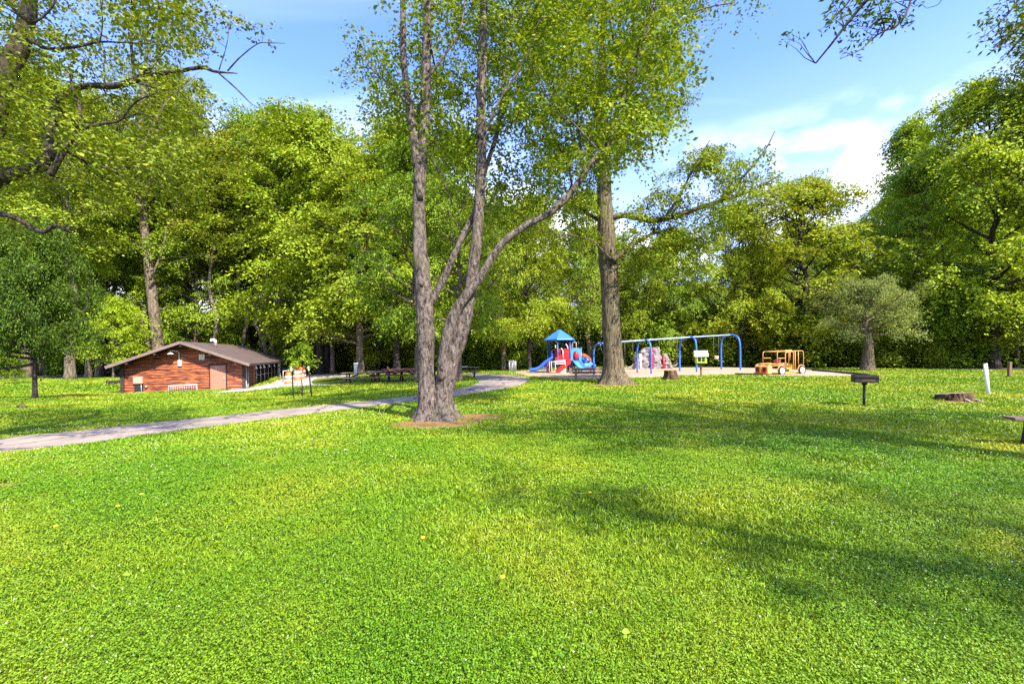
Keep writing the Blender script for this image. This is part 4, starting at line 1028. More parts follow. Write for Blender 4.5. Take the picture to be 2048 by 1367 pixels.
# ---------------------------------------------------------------- traffic drums and barrier
def drum(px, py, h_px, label, dark=False, rz=0.0, D=None):
    q = at(px, py, D) if D else P(px, py); s = q.y/F; h = h_px*s; rr = h*.30
    q.z = G(q.x, q.y) if not D else q.z
    o = empty('traffic_drum', q, label, 'traffic drum', rz, 'orange traffic drums')
    mb = MB(); mb.lathe((0, 0, 0), [(rr*1.5, 0), (rr*1.5, h*.05), (rr*1.15, h*.07), (rr*1.12, h*.3), (rr*1.05, h*.31), (rr*1.03, h*.55), (rr*.97, h*.56), (rr*.94, h*.80), (rr*.86, h*.83), (rr*.82, h*.98), (rr*.7, h), (.001, h)], 24); mb.build('body', M['orange'], o)
    for z0_, z1_, ra, rb in ((.20, .36, 1.15, 1.13), (.50, .68, 1.08, 1.04)):
        mb = MB(); mb.lathe((0, 0, 0), [(rr*ra-.006, h*z0_), (rr*ra+.004, h*z0_), (rr*rb+.004, h*z1_), (rr*rb-.006, h*z1_)], 24); mb.build('reflective_band', M['reflect'], o)
    mb = MB(); mb.tube([(-rr*.5, 0, h*.99), (-rr*.3, 0, h*1.06), (rr*.3, 0, h*1.06), (rr*.5, 0, h*.99)], h*.02, 8); mb.build('handle', M['orange'], o)
    return o
drum(578, 767, 23, 'orange and white traffic drum standing alone beside the cabin screens')
drum(596, 758.5, 24.5, 'front traffic drum of the overlapping pair beside the staked sapling')
drum(603, 756.5, 24, 'rear traffic drum half hidden behind another drum by the sapling')
q = P(566, 764); q2 = P(592, 762); bz = empty('barrier', q, 'white horizontal barrier rail between the cabin and the traffic drums', 'barrier')
d_ = q2-q; hh = 22*q.y/F
MB().cyl((0, 0, hh), d_+Vector((0, 0, hh*1.08)), .035, 8).build('rail', M['white'], bz)
for t_ in (0.02, .98): MB().cyl(d_*t_+Vector((0, 0, -.05)), d_*t_+Vector((0, 0, hh*1.08)), .03, 8).build('upright', M['grey'], bz)
# staked sapling with its two stakes and the low sucker stems
q = P(605, 792); sp_ = plant('sapling', q, 3.05, 'young staked sapling with bright leaves in front of the paved area', width=1.05)
for px_, py_, tp in ((588, 797, (582.5, 733)), (624, 793.5, (616.5, 732))):
    a = P(px_, py_); b_ = at(tp[0], tp[1], a.y)
    st_ = empty('stake', a, 'left black metal stake of the two beside the sapling' if px_ < 600 else 'right black metal stake of the two beside the sapling', 'stake', group='stakes of the sapling')
    MB().beam((0, 0, -.15), (b_-a)*.86, .05, .05).build('shaft', M['black'], st_); MB().beam((b_-a)*.86, b_-a, .045, .045).build('white_tip', M['white'], st_)
wl_ = leaf_mat('sucker_leaf', C(0.16, 0.24, 0.02), C(0.2, 0.3, 0.03), C(0.28, 0.36, 0.05), .3, 0)
for px_, py_, px2, py2 in ((596, 793, 594, 762), (603, 792, 600, 765)):
    a = P(px_, py_); b_ = at(px2, py2, a.y)-a
    o = empty('thin_shoot', a, 'thin bare shoot between the two sapling stakes', 'shoot', group='shoots between the stakes')
    mb = MB(); mb.tube([(0, 0, -.05), b_*.5+Vector((.02, 0, 0)), b_], [.016, .012, .006], 5); mb.build('stem', M['bark_dark'], o)

# ---------------------------------------------------------------- picnic tables
def picnic(px, py, rz, L, label, mat, D=None):
    q = P(px, py) if D is None else near(px, D)
    o = empty('picnic_table', q, label, 'picnic table', rz, 'wooden picnic tables')
    mb = MB()
    for i in range(5): mb.box((0, -.31+i*.155, .75), (L, .145, .045))
    mb.build('table_top', mat, o, .004)
    for s in (-1, 1):
        mb = MB(); mb.box((0, s*.66, .45), (L, .14, .045)); mb.box((0, s*.80, .45), (L, .13, .045)); mb.build('bench_seat', mat, o, .004)
    for x in (-L*.36, L*.36):
        mb = MB()
        for s in (-1, 1): mb.beam((x, s*.68, -.02), (x, s*.22, .73), .05, .09, up=(1, 0, 0))
        mb.box((x+.05, 0, .40), (.045, 1.6, .09)); mb.box((x+.05, 0, .69), (.045, .74, .09)); mb.build('leg_frame', M['dkwood'], o)
    for sx in (-1, 1): MB().beam((sx*L*.33, 0, .40), (sx*L*.08, 0, .70), .05, .08).build('brace', M['dkwood'], o)
    return o
picnic(726, 767, .10, 2.7, 'weathered grey brown picnic table at the left end of the row', M['table'])
picnic(775, 763, .10, 2.7, 'brown picnic table second from the left in the row', M['table'])
picnic(806, 762.5, .18, 2.6, 'reddish picnic table right beside the big double trunk', M['tablered'])
picnic(800, 755, .12, 3.0, 'reddish picnic table farther back in the row', M['tablered'])
pt = picnic(922, 756.5, .05, 2.5, 'picnic table with white papers on top, right of the big double trunk', M['table'])
q = Vector(pt.location); o = empty('paper', (q.x+.1, q.y, q.z+.776), 'crumpled white papers lying on the picnic table', 'paper')
mb = MB(); r = random.Random(2)
for i in range(4): mb.box((-.25+i*.17, r.uniform(-.1, .1), .012+.03*(i % 2)), (.28, .2, .02), Rz(r.uniform(0, 3))@Rx(r.uniform(-.15, .15)))
mb.build('sheet', M['white'], o)
# pale utility post by a trunk, snag, chain link panels
q, s = hit(712, 756); o = empty('utility_post', q, 'pale square utility post beside the thick brown trunk', 'post')
MB().box((0, 0, 14*s), (6*s, 6*s, 30*s)).build('shaft', M['grey'], o, .02); MB().box((0, 0, 29.6*s), (7*s, 7*s, 2.2*s)).build('cap', M['white'], o, .01)
q, s = hit(780, 750); o = empty('broken_stump', q, 'jagged broken tree stump behind the picnic tables', 'stump')
mb = MB(); n_ = 14; vs = []; r = random.Random(4)
for k in range(n_): vs.append((.42*math.cos(2*PI*k/n_), .42*math.sin(2*PI*k/n_), -.1))
for k in range(n_): vs.append((.34*math.cos(2*PI*k/n_), .34*math.sin(2*PI*k/n_), .35))
for k in range(n_): vs.append((.28*math.cos(2*PI*k/n_), .28*math.sin(2*PI*k/n_), .55+.35*r.random()))
vs.append((0, 0, .5)); fs = []
for i in range(2):
    for k in range(n_): fs.append((i*n_+k, i*n_+(k+1) % n_, (i+1)*n_+(k+1) % n_, (i+1)*n_+k))
for k in range(n_): fs.append((2*n_+k, 2*n_+(k+1) % n_, 3*n_))
mb.add(vs, fs); mb.build('trunk', M['stump'], o)
q, s = hit(1025, 743); o = empty('chain_link_panel', q, 'grey chain link panels on posts standing on grass before dark woods', 'fence panel')
for x in (-6.2, 0.3, 6.6): MB().cyl((x*s, 0, -.1), (x*s, 0, 23*s), .05, 8).build('post', M['grey'], o)
for x0, x1 in ((-6.2, .3), (.3, 6.6)):
    mb = MB()
    for i in range(9):
        x = (x0+(x1-x0)*i/8)*s; mb.cyl((x, 0, 2*s), (x, 0, 22.5*s), .008, 4)
    for i in range(22): mb.cyl((x0*s, 0, (2+i)*s), (x1*s, 0, (2+i)*s), .008, 4)
    mb.build('wire_mesh', M['grey'], o)

# ---------------------------------------------------------------- play structure
q = P(1122, 744.5); U = q.y/F/9.31                      # metres per pixel of the enlarged photo
def lx(c): return (c-780)*U
def lz(c): return (955-c)*U
pg = empty('play_structure', q, 'blue and red play structure with hexagonal roof and several slides', 'play structure')
hexr = 1.0; rot = math.radians(14)
cxh = lx(765)
for k in range(6):
    a = rot+PI/3*k; p_ = (cxh+hexr*math.cos(a), hexr*math.sin(a))
    MB().cyl((p_[0], p_[1], -.1), (p_[0], p_[1], lz(365)), .055, 10).build('post', M['navy'], pg)
mb = MB(); zr = lz(360); R1 = 1.24
mb.lathe((cxh, 0, zr), [(R1, 0), (R1+.02, .03), (R1, .10), (R1*.52, .50), (.10, .83), (.001, .86)], 6, smooth=False)
mb.v = [tuple((Rz(rot)@Vector((x-cxh, y, z_)))+Vector((cxh, 0, 0))) for x, y, z_ in mb.v]; mb.build('roof', M['roofblue'], pg, .02)
mb = MB(); mb.lathe((cxh, 0, lz(725)), [(1.0, 0), (1.0, .06), (.001, .06)], 6, smooth=False); mb.lathe((cxh, 0, lz(725)), [(1.0, 0), (.001, 0)], 6, smooth=False); mb.build('deck', M['navy'], pg)
def channel(pts, wdt, hgt, side=(0, 1, 0)):
    """an open chute: floor and two raised rounded sides along a path"""
    mb = MB(); sd = Vector(side); vs = []; fs = []; prof = [(-.5, 1), (-.46, 1.04), (-.40, .9), (-.34, .2), (-.2, .03), (0, 0), (.2, .03), (.34, .2), (.40, .9), (.46, 1.04), (.5, 1), (.5, .0), (.3, -.25), (0, -.32), (-.3, -.25), (-.5, .0)]
    pts = [Vector(p) for p in spline([tuple(p) for p in pts], 4)]; n_ = len(prof)
    for i, p in enumerate(pts):
        t = (pts[min(i+1, len(pts)-1)]-pts[max(i-1, 0)]).normalized(); s_ = (sd-t*sd.dot(t)).normalized(); u_ = t.cross(s_); u_ = u_ if u_.z > 0 else -u_
        for a, b_ in prof: vs.append(p+s_*(a*wdt)+u_*(b_*hgt))
    for i in range(len(pts)-1):
        for k in range(n_): fs.append((i*n_+k, i*n_+(k+1) % n_, (i+1)*n_+(k+1) % n_, (i+1)*n_+k))
    mb.add(vs, fs, True); return mb
channel([(lx(645), -.3, lz(690)), (lx(560), -.35, lz(730)), (lx(470), -.4, lz(800)), (lx(390), -.45, lz(870)), (lx(300), -.5, lz(905)), (lx(195), -.5, lz(915))], .62, .20).build('slide', M['slide'], pg)
MB().box((lx(605), -.32, lz(620)), (.12, .62, .62)).build('slide_hood', M['slide'], pg, .05)
# curved red panels and the stairway
mb = MB(); mb.lathe((lx(705), -.62, lz(670)), [(.24, 0), (.24, .66)], 16); mb.build('barrel_panel', M['maroon'], pg)
def panel(name, pts, y, th_, mat, bev=.015): return MB().prism([(lx(a), lz(b_)) for a, b_ in pts], y, y+th_).build(name, mat, pg, bev)
panel('stair_panel', [(650, 725), (650, 680), (760, 625), (860, 560), (905, 570), (905, 730), (800, 735)], -1.0, .05, M['red'])
panel('deck_panel', [(815, 515), (900, 515), (905, 580), (815, 600)], -.9, .05, M['red'])
panel('stringer', [(660, 905), (720, 940), (925, 770), (925, 700), (880, 715)], -1.45, .06, M['red'])
panel('stringer', [(660, 905), (720, 940), (925, 770), (925, 700), (880, 715)], -.75, .06, M['red'])
mb = MB()
for i in range(6):
    t_ = i/5; mb.box((lx(690+t_*220), -1.08, lz(900-t_*165)), (.17, .66, .05))
mb.build('steps', M['maroon'], pg)
panel('stair_base', [(690, 960), (690, 925), (790, 860), (835, 860), (835, 960)], -1.38, .6, M['tan'])
mb = MB()
mb.tube([(lx(640), -1.5, lz(890)), (lx(640), -1.5, lz(735)), (lx(820), -1.5, lz(722)), (lx(820), -1.5, lz(830))], .03, 8)
mb.cyl((lx(640), -1.5, lz(790)), (lx(820), -1.5, lz(780)), .02, 6)
for i in range(1, 12): mb.cyl((lx(640+i*15), -1.5, lz(734-i)), (lx(640+i*15), -1.5, lz(788-i)), .013, 6)
mb.build('hand_rail', M['white'], pg)
mb = MB()
for c_ in (537, 570, 640): mb.cyl((lx(c_), -1.55, -.05), (lx(c_), -1.55, lz(735)), .03, 8)
mb.cyl((lx(537), -1.55, lz(745)), (lx(640), -1.55, lz(745)), .03, 8); mb.cyl((lx(537), -1.55, lz(925)), (lx(640), -1.55, lz(925)), .03, 8)
mb.build('gate_frame', M['tan'], pg)
mb = MB(); mb.tube([(lx(595), -1.5, lz(760)), (lx(610), -1.5, lz(800)), (lx(590), -1.5, lz(840)), (lx(612), -1.5, lz(880)), (lx(600), -1.5, lz(920))], .03, 8); mb.build('climbing_coil', M['navy'], pg)
panel('step_block', [(525, 965), (525, 935), (685, 935), (685, 965)], -1.7, .5, M['reddoor'])
mb = MB()
for c_ in (437, 492): mb.cyl((lx(c_), -1.3, -.05), (lx(c_), -1.3, lz(835)), .028, 8)
for c_ in (835, 880): mb.cyl((lx(437), -1.3, lz(c_)), (lx(492), -1.3, lz(c_)), .025, 8)
mb.tube([(lx(492), -1.3, lz(835)), (lx(520), -1.0, lz(790)), (lx(550), -.7, lz(760))], .03, 8)
mb.build('step_rail', M['purple'], pg)
mb = MB(); mb.tube([(lx(760), -1.05, lz(505)), (lx(790), -1.1, lz(545)), (lx(795), -1.1, lz(700))], .032, 8); mb.build('grab_bar', M['white'], pg)
mb = MB(); mb.tube([(lx(850), -.95, lz(430)), (lx(880), -.98, lz(480)), (lx(885), -.98, lz(520))], .035, 8); mb.tube([(lx(660), -.9, lz(450)), (lx(665), -.9, lz(505))], .035, 8); mb.build('grab_bar', M['white'], pg)
# second tower with arch panel, double slide
for c_ in (935, 1132): MB().cyl((lx(c_), -.7, -.1), (lx(c_), -.7, lz(495)), .055, 10).build('post', M['blue'], pg)
for c_ in (935, 1132): MB().cyl((lx(c_), .5, -.1), (lx(c_), .5, lz(495)), .055, 10).build('post', M['navy'], pg)
MB().box((lx(1033), -.1, lz(722)), (.85, 1.2, .06)).build('deck', M['navy'], pg)
arch = [(940, 735), (940, 540), (985, 510), (1035, 500), (1085, 510), (1128, 540), (1128, 735), (1090, 735), (1088, 620), (1070, 575), (1035, 560), (1000, 575), (985, 620), (982, 735)]
panel('arch_panel', arch, -.78, .07, M['blue2'])
mb = MB(); mb.ball((lx(1043), -.70, lz(640)), .30, 16, 10, (.62, .45, 1.05)); mb.build('bubble_panel', M['red'], pg)
channel([(lx(1030), -.65, lz(735)), (lx(1045), -.9, lz(765)), (lx(1075), -1.4, lz(820)), (lx(1105), -1.85, lz(868)), (lx(1118), -2.1, lz(885))], .58, .14, (1, 0, 0)).build('slide', M['blue2'], pg)
panel('back_panel', [(928, 500), (928, 392), (1008, 392), (1008, 500)], .45, .05, M['maroon'])
mb = MB(); mb.tube([(lx(1015), .4, lz(505)), (lx(1015), .4, lz(400)), (lx(1050), .4, lz(393)), (lx(1082), .4, lz(403)), (lx(1082), .4, lz(520))], .035, 8); mb.build('hoop', M['tan'], pg)
# winding slide on the right with red arched guards
channel([(lx(1135), .2, lz(690)), (lx(1200), .3, lz(730)), (lx(1260), .25, lz(790)), (lx(1290), -.1, lz(840)), (lx(1230), -.5, lz(855)), (lx(1160), -.6, lz(850))], .75, .30, (.3, 1, 0)).build('winding_slide', M['blue2'], pg)
channel([(lx(1290), .2, lz(800)), (lx(1350), .15, lz(830)), (lx(1420), .1, lz(862))], .55, .16).build('slide_end', M['slide'], pg)
mb = MB(); mb.tube([(lx(1150), -.25, lz(615)), (lx(1210), -.25, lz(625)), (lx(1270), -.25, lz(665)), (lx(1315), -.25, lz(715)), (lx(1330), -.25, lz(780))], .06, 8); mb.tube([(lx(1155), .5, lz(640)), (lx(1230), .5, lz(650)), (lx(1290), .5, lz(700))], .06, 8); mb.build('slide_guard', M['cardeep'], pg)
mb = MB()
for c_ in (1318, 1330): mb.cyl((lx(c_), -.2, -.05), (lx(c_), -.2, lz(700)), .035, 8)
mb.build('support', M['purple'], pg)
for c_, mt in ((868, 'navy'), (905, 'navy'), (980, 'purple'), (1025, 'navy')):
    o_ = MB().cyl((lx(c_), -.1, -.05), (lx(c_), -.1, lz(730)), .045, 8).build('post', M[mt], pg)
    MB().cyl((lx(c_), -.1, -.03), (lx(c_), -.1, .15), .085, 10).build('footing', M['white'], o_)
mb = MB()
for i in range(5): mb.cyl((lx(850), .1, .3+i*.22), (lx(1000), .1, .3+i*.22), .02, 6)
mb.build('climber_rung', M['navy'], pg)

# ---------------------------------------------------------------- swing set, swings
tops = [(1200, 685.5, 29.8), (1290, 679, 31), (1381, 673, 32.5), (1461, 668.5, 34)]
foot = [((1193, 731), (1206, 732.5)), ((1282, 745.5), (1294, 747.5)), ((1368.5, 742), (1383, 744)), ((1453, 738), (1469, 739.5))]
a0 = at(*tops[0]); sw = empty('swing_set', Vector((a0.x, a0.y, G(a0.x, a0.y))), 'long blue arched swing set with a pale top beam, four arches', 'swing set')
O = Vector(sw.location)
T4 = [at(*t)-O for t in tops]
dirb = (T4[3]-T4[0]); dirb.z = 0; dirb.normalize(); nb_ = Vector((-dirb.y, dirb.x, 0))
for i, t in enumerate(T4):
    D_ = tops[i][2]; half = .85
    vdir = Vector((0.35, -0.94, 0))
    f1 = t+Vector((foot[i][0][0]-tops[i][0]-2, 0, 0))*D_/F + Vector((0, .75, 0)); f2 = t+Vector((foot[i][1][0]-tops[i][0]+1, 0, 0))*D_/F - Vector((0, .75, 0))
    for f_ in (f1, f2): f_.z = G(f_.x+O.x, f_.y+O.y)-O.z-.1
    pth = []
    for f_, rev in ((f1, False), (f2, True)):
        sg_ = [f_.lerp(Vector((f_.x, f_.y, t.z)), s_) for s_ in (0, .35, .62)]
        h_ = t.z-f_.z
        sg_ += [Vector((f_.x*.93+t.x*.07, f_.y*.93+t.y*.07, f_.z+h_*.80)), Vector((f_.x*.72+t.x*.28, f_.y*.72+t.y*.28, f_.z+h_*.925))]
        pth += sg_ if not rev else [t+Vector((0, 0, .0))]+sg_[::-1]
    MB().tube([Vector(p) for p in spline([tuple(p) for p in pth], 4)], .062, 12).build('arch', M['blue'], sw)
mb = MB(); mb.tube([T4[0]+Vector((0, 0, -.03))-dirb*.15]+[t+Vector((0, 0, -.03)) for t in T4[1:3]]+[T4[3]+Vector((0, 0, -.03))+dirb*.05], .05, 10); mb.build('beam', M['beam'], sw)
def beam_at(px):
    for a, b_ in zip(tops[:-1], tops[1:]):
        if a[0] <= px <= b_[0]:
            t = (px-a[0])/(b_[0]-a[0]); return at(px, a[1]+(b_[1]-a[1])*t, a[2]+(b_[2]-a[2])*t)
def swing(p0, p1, seat_py, label, bucket=False):
    a = beam_at(p0)-Vector((0, 0, .07)); b_ = beam_at(p1)-Vector((0, 0, .07)); mid = (a+b_)/2; zs = at((p0+p1)/2, seat_py, mid.y).z
    o = empty('playground_swing', Vector((mid.x, mid.y, zs)), label, 'swing', group='swings hanging from the blue swing set'); oo = Vector(o.location)
    e0 = Vector((a.x, a.y, zs+.16))-oo; e1 = Vector((b_.x, b_.y, zs+.16))-oo
    MB().cyl(a-oo, e0, .007, 5).build('chain', M['chain'], o); MB().cyl(b_-oo, e1, .007, 5).build('chain', M['chain'], o)
    if not bucket:
        mb = MB(); pts = [e0.lerp(e1, t)+Vector((0, 0, -.18*math.sin(PI*t)**.7)) for t in np.linspace(0, 1, 9)]; vs = []; fs = []
        for p in pts: vs += [p+Vector((0, -.09, 0)), p+Vector((0, .09, 0)), p+Vector((0, .09, .02)), p+Vector((0, -.09, .02))]
        for i in range(8):
            for k in range(4): fs.append((i*4+k, i*4+(k+1) % 4, (i+1)*4+(k+1) % 4, (i+1)*4+k))
        mb.add(vs, fs, True); mb.build('seat', M['tan'], o)
    else:
        mb = MB(); mb.lathe((0, 0, -.12), [(.10, 0), (.15, .05), (.16, .24), (.145, .24), (.13, .06), (.001, .03)], 14); mb.build('seat', M['tan'], o)
swing(1249.5, 1265.5, 733, 'belt swing hanging between the straight tree trunk and the second arch')
swing(1339, 1354, 731, 'belt swing hanging between the climbing rock and the third arch')
swing(1427, 1437, 715, 'bucket swing hanging between the book box and the last arch', True)

# ---------------------------------------------------------------- climbing rock
q = P(1305, 737.5); s = q.y/F/6.4
rk = empty('climbing_rock', q, 'pinkish grey moulded climbing rock wall with red uprights behind the swings', 'climbing rock')
def rx_(c): return (c-805)*s
def rz_(c): return (622-c)*s
def rock(name, outline, y0, y1, seed):
    """a boulder slab: outline in x,z, thick in y, broken up with ledges"""
    bm_ = MB(); ol = [(rx_(a), rz_(b_)) for a, b_ in outline]; zs = np.linspace(0, 1, 18); vs = []; fs = []; n_ = 22
    zmax = max(p[1] for p in ol)
    L_ = [p for p in ol]; 
    def span(z):
        xs = []
        for i in range(len(L_)):
            a, b_ = L_[i], L_[(i+1) % len(L_)]
            if (a[1]-z)*(b_[1]-z) <= 0 and abs(a[1]-b_[1]) > 1e-6: xs.append(a[0]+(b_[0]-a[0])*(z-a[1])/(b_[1]-a[1]))
        return (min(xs), max(xs)) if len(xs) > 1 else None
    rows = []
    for t in zs:
        z_ = zmax*(t*.985+.005); sp2 = span(z_)
        if not sp2: continue
        rows.append((z_, sp2))
    for z_, (xa, xb) in rows:
        cx_, hw = (xa+xb)/2, (xb-xa)/2; tp_ = 1-.35*(z_/zmax)
        for k in range(n_):
            an = 2*PI*k/n_; c_, s_ = math.cos(an), math.sin(an); e_ = .55
            px_ = cx_+hw*abs(c_)**e_*(1 if c_ > 0 else -1); py_ = (y0+y1)/2+(y1-y0)/2*tp_*abs(s_)**e_*(1 if s_ > 0 else -1)
            p = Vector((px_, py_, z_)); nn2 = mnoise.noise(p*2.6+Vector((seed, 0, 0)))*.14+mnoise.noise(p*5+Vector((0, seed, 0)))*.11
            led = .035*math.sin(z_*9+7*mnoise.noise(p*1.6+Vector((seed, 3, 1))))
            d_ = Vector((c_, s_, 0)); vs.append(p+d_*(nn2+led))
    m_ = len(rows)
    for i in range(m_-1):
        for k in range(n_): fs.append((i*n_+k, i*n_+(k+1) % n_, (i+1)*n_+(k+1) % n_, (i+1)*n_+k))
    fs.append(tuple((m_-1)*n_+k for k in range(n_))); bm_.add(vs, fs, False); return bm_.build(name, M['rock'], rk)
rock('boulder', [(555, 635), (562, 560), (590, 440), (615, 430), (635, 460), (638, 635)], -.5, .3, 1)
rock('boulder', [(645, 625), (650, 400), (690, 360), (745, 340), (775, 345), (778, 480), (765, 560), (760, 625)], -.3, .35, 2)
rock('boulder', [(800, 622), (800, 345), (885, 338), (893, 400), (915, 440), (920, 622)], -.45, .35, 3)
rock('boulder', [(940, 625), (930, 440), (965, 425), (990, 470), (1010, 510), (1030, 560), (1052, 610), (1055, 628)], -.5, .3, 4)
for c_, tp_ in ((634, 425), (786, 350), (928, 460)):
    MB().cyl((rx_(c_), -.42, -.1), (rx_(c_), -.42, rz_(tp_)), .085, 10).build('upright', M['red'] if c_ != 634 else M['reflect'], rk)
mb = MB()
for i in range(5): mb.ball((rx_(786), -.5, .2+i*.33), .09, 8, 6, (1, .6, .8))
mb.build('hand_hold', M['red'], rk)

# ---------------------------------------------------------------- book box, stumps, bench
q = P(1402, 752); s = q.y/F/19.5
bb_ = empty('book_box', q, 'lime green little book box with cream gable roof on a brown post', 'book box', math.radians(-14))
def z9(c): return (1208-c)*s
wb, dbx = 390*s, 360*s
MB().box((0, 0, z9(1040)+.02), (.10, .10, z9(1208-0)+2*(z9(1040)))).build('post', M['post'], bb_, .006)
mb = MB(); mb.beam((0, 0, z9(850)), (-150*s, 0, z9(712)), .07, .06); mb.beam((0, 0, z9(850)), (150*s, 0, z9(712)), .07, .06); mb.box((0, 0, z9(745)), (.09, .09, 260*s)); mb.prism([(-.02, z9(830)), (.02, z9(830)), (110*s, z9(715)), (-110*s, z9(715))], -.02, .02); mb.build('bracket', M['post'], bb_)
zb, zt = z9(705), z9(405)
mb = MB(); mb.box((0, 0, (zb+zt)/2), (wb, dbx, zt-zb))
for sx in (-1, 1):
    vs = [(sx*wb/2, -dbx/2, zt), (sx*wb/2, dbx/2, zt), (sx*wb/2, 0, zt+170*s)]; mb.add(vs+[(x-sx*.02, y, z_) for x, y, z_ in vs], [(0, 1, 2), (3, 5, 4), (0, 2, 5, 3), (1, 4, 5, 2)])
mb.build('cabinet', M['lime'], bb_, .004)
for sy in (-1, 1):
    MB().beam((0, sy*(dbx/2+.07), zt-35*s), (0, 0, zt+188*s), wb+.16, .022, up=(0, -sy*.8, .6)).build('roof_panel', M['cream'], bb_)
fd = MB().box((-.01, -dbx/2-.012, (zb+zt)/2), (wb*.84, .02, (zt-zb)*.86)).build('door', M['lime'], bb_)
for sx in (-1, 1): MB().box((sx*wb*.18-.01, -dbx/2-.024, (zb+zt)/2+.01), (wb*.27, .008, (zt-zb)*.55)).build('window', M['glass'], fd)
mb = MB(); mb.box((wb*.18-.01, -dbx/2-.03, (zb+zt)/2+.01), (wb*.28, .006, .014)); mb.build('glazing_bar', M['lime'], fd)
MB().ball((wb*.36, -dbx/2-.03, (zb+zt)/2), .014, 8, 5).build('knob', M['steel'], fd)

def stump(name, px, py, rb, rt_, h, label, barkm, cutm, seed, tilt=(0, 0), rough=.1, roots=7, flare=.9):
    q = P(px, py); o = empty(name, q, label, 'stump')
    n_ = 40; vs = []; fs = []; rows = 9
    for i in range(rows):
        t = i/(rows-1); z_ = -.08+(h+.08)*t; ra = rt_+(rb-rt_)*math.exp(-1.9*t)
        for k in range(n_):
            an = 2*PI*k/n_; p = Vector((math.cos(an), math.sin(an), z_*.6))
            lob = 1+flare*.22*math.exp(-3*t)*math.cos(roots*an+seed)+rough*mnoise.noise(p*2.2+Vector((seed, 0, 0)))+rough*.6*mnoise.noise(p*7)
            zz_ = z_+(tilt[0]*math.cos(an)+tilt[1]*math.sin(an)+.05*h*mnoise.noise(p*4))*t
            vs.append((ra*lob*math.cos(an), ra*lob*math.sin(an), zz_))
    for i in range(rows-1):
        for k in range(n_): fs.append((i*n_+k, i*n_+(k+1) % n_, (i+1)*n_+(k+1) % n_, (i+1)*n_+k))
    mb = MB(); mb.add(vs, fs, True); mb.build('trunk', barkm, o)
    top = vs[-n_:]; mb = MB(); c_ = (0, 0, h*.98); ring = [(x*.5, y*.5, h+(z_-h)*.6-.012) for x, y, z_ in top]
    mb.add(top+ring+[c_], [(k, (k+1) % n_, n_+(k+1) % n_, n_+k) for k in range(n_)]+[(n_+k, n_+(k+1) % n_, 2*n_) for k in range(n_)]); mb.build('cut_face', cutm, o)
    return o
s24 = P(1341, 760).y/F
stump('tree_stump', 1341, 759.5, 17*s24, 10.5*s24, 19.5*s24, 'dark flared tree stump with rotten orange top beside the wood chips', M['stump'], M['cutrust'], 2, rough=.22, roots=6, flare=1.6)
sr = stump('tree_stump', 1908, 799, .50, .42, .20, 'low wide flat cut stump in the right of the lawn', M['stump'], M['cut'], 5, tilt=(.02, -.05), rough=.2, roots=5, flare=1.4)
for i, (a, b_) in enumerate((((1920, 800), (1948, 806)), ((1930, 797), (1972, 806)))):
    p0 = P(*a); p1 = P(*b_); o = empty('exposed_root', p0, ('shorter' if i == 0 else 'longer')+' weathered root running right from the flat cut stump', 'root', group='roots of the flat stump')
    d_ = p1-p0; mb = MB(); jitter_tube(mb, [d_*t+Vector((.03*math.sin(t*5), .02*math.cos(t*4), .05*(1-t)-.01)) for t in np.linspace(0, 1, 9)], [.075*(1-.6*t) for t in np.linspace(0, 1, 9)], 8, .3, 5); mb.build('root', M['cut'], o)
# bench by the straight tree, seen from behind
q = P(1180, 763.5); s = q.y/F
bn = empty('park_bench', q, 'brown plank park bench seen from behind beside the flared tree trunk', 'bench', math.radians(-3))
Lb = 2.25
for z_ in (25.5, 19): 
    MB().box((.08, 0, z_*s), (Lb, .05, 5.2*s)).build('back_plank', M['bench'], bn, .006)
mb = MB(); 
for i in range(3): mb.box((.05, .16+i*.15, 12.2*s-.01), (Lb+.06, .135, .045))
mb.build('seat', M['benchpale'], bn, .005)
for x in (-.72, .80): MB().box((x, -.05, 13*s), (.11, .09, 27*s)).build('leg', M['bench'], bn, .006)
for x in (-.72, .80): MB().box((x, .22, 10.6*s), (.09, .5, .07)).build('seat_support', M['bench'], bn)

# bench end at the right edge
q0 = at(2030, 834, 7.2); gz = G(q0.x, q0.y)
b2 = empty('plank_bench', Vector((q0.x, q0.y, gz)), 'dark plank bench cut off by the right edge of the view', 'bench', math.radians(-14))
hz = q0.z-gz
mb = MB(); mb.box((.9, .13, hz-.03), (1.8, .26, .045)); mb.build('seat', M['bench'], b2, .006)
for x in (.30, 1.5): MB().box((x, .13, hz/2-.07), (.09, .24, hz), Ry(.14*(1 if x < 1 else -1))).build('leg', M['dkwood'], b2)

# ---------------------------------------------------------------- grill
q = P(1727.5, 811); s = q.y/F/6.83
gr = empty('park_grill', q, 'black box grill on a single post in the right of the lawn', 'grill', math.radians(-24))
zg = lambda c: (1165-c)*s
MB().cyl((0, 0, -.1), (.02, 0, zg(850)), 17*s, 12).build('post', M['black'], gr)
MB().lathe((.02, 0, zg(880)), [(22*s, 0), (30*s, 5*s), (30*s, 40*s), (38*s, 52*s)], 14).build('collar', M['black'], gr)
w_, d_, h0, h1 = 265*s, 190*s, zg(842), zg(745); t_ = .012
mb = MB(); cx_ = .03
mb.box((cx_, 0, h0), (w_, d_, t_)); mb.box((cx_, d_/2, (h0+h1)/2), (w_, t_, h1-h0)); mb.box((cx_-w_/2, 0, (h0+h1)/2), (t_, d_-.026, h1-h0)); mb.box((cx_+w_/2, 0, (h0+h1)/2), (t_, d_-.026, h1-h0)); mb.box((cx_, -d_/2, h0+(h1-h0)*.38), (w_, t_, (h1-h0)*.74)); mb.build('fire_box', M['black'], gr)
mb = MB()
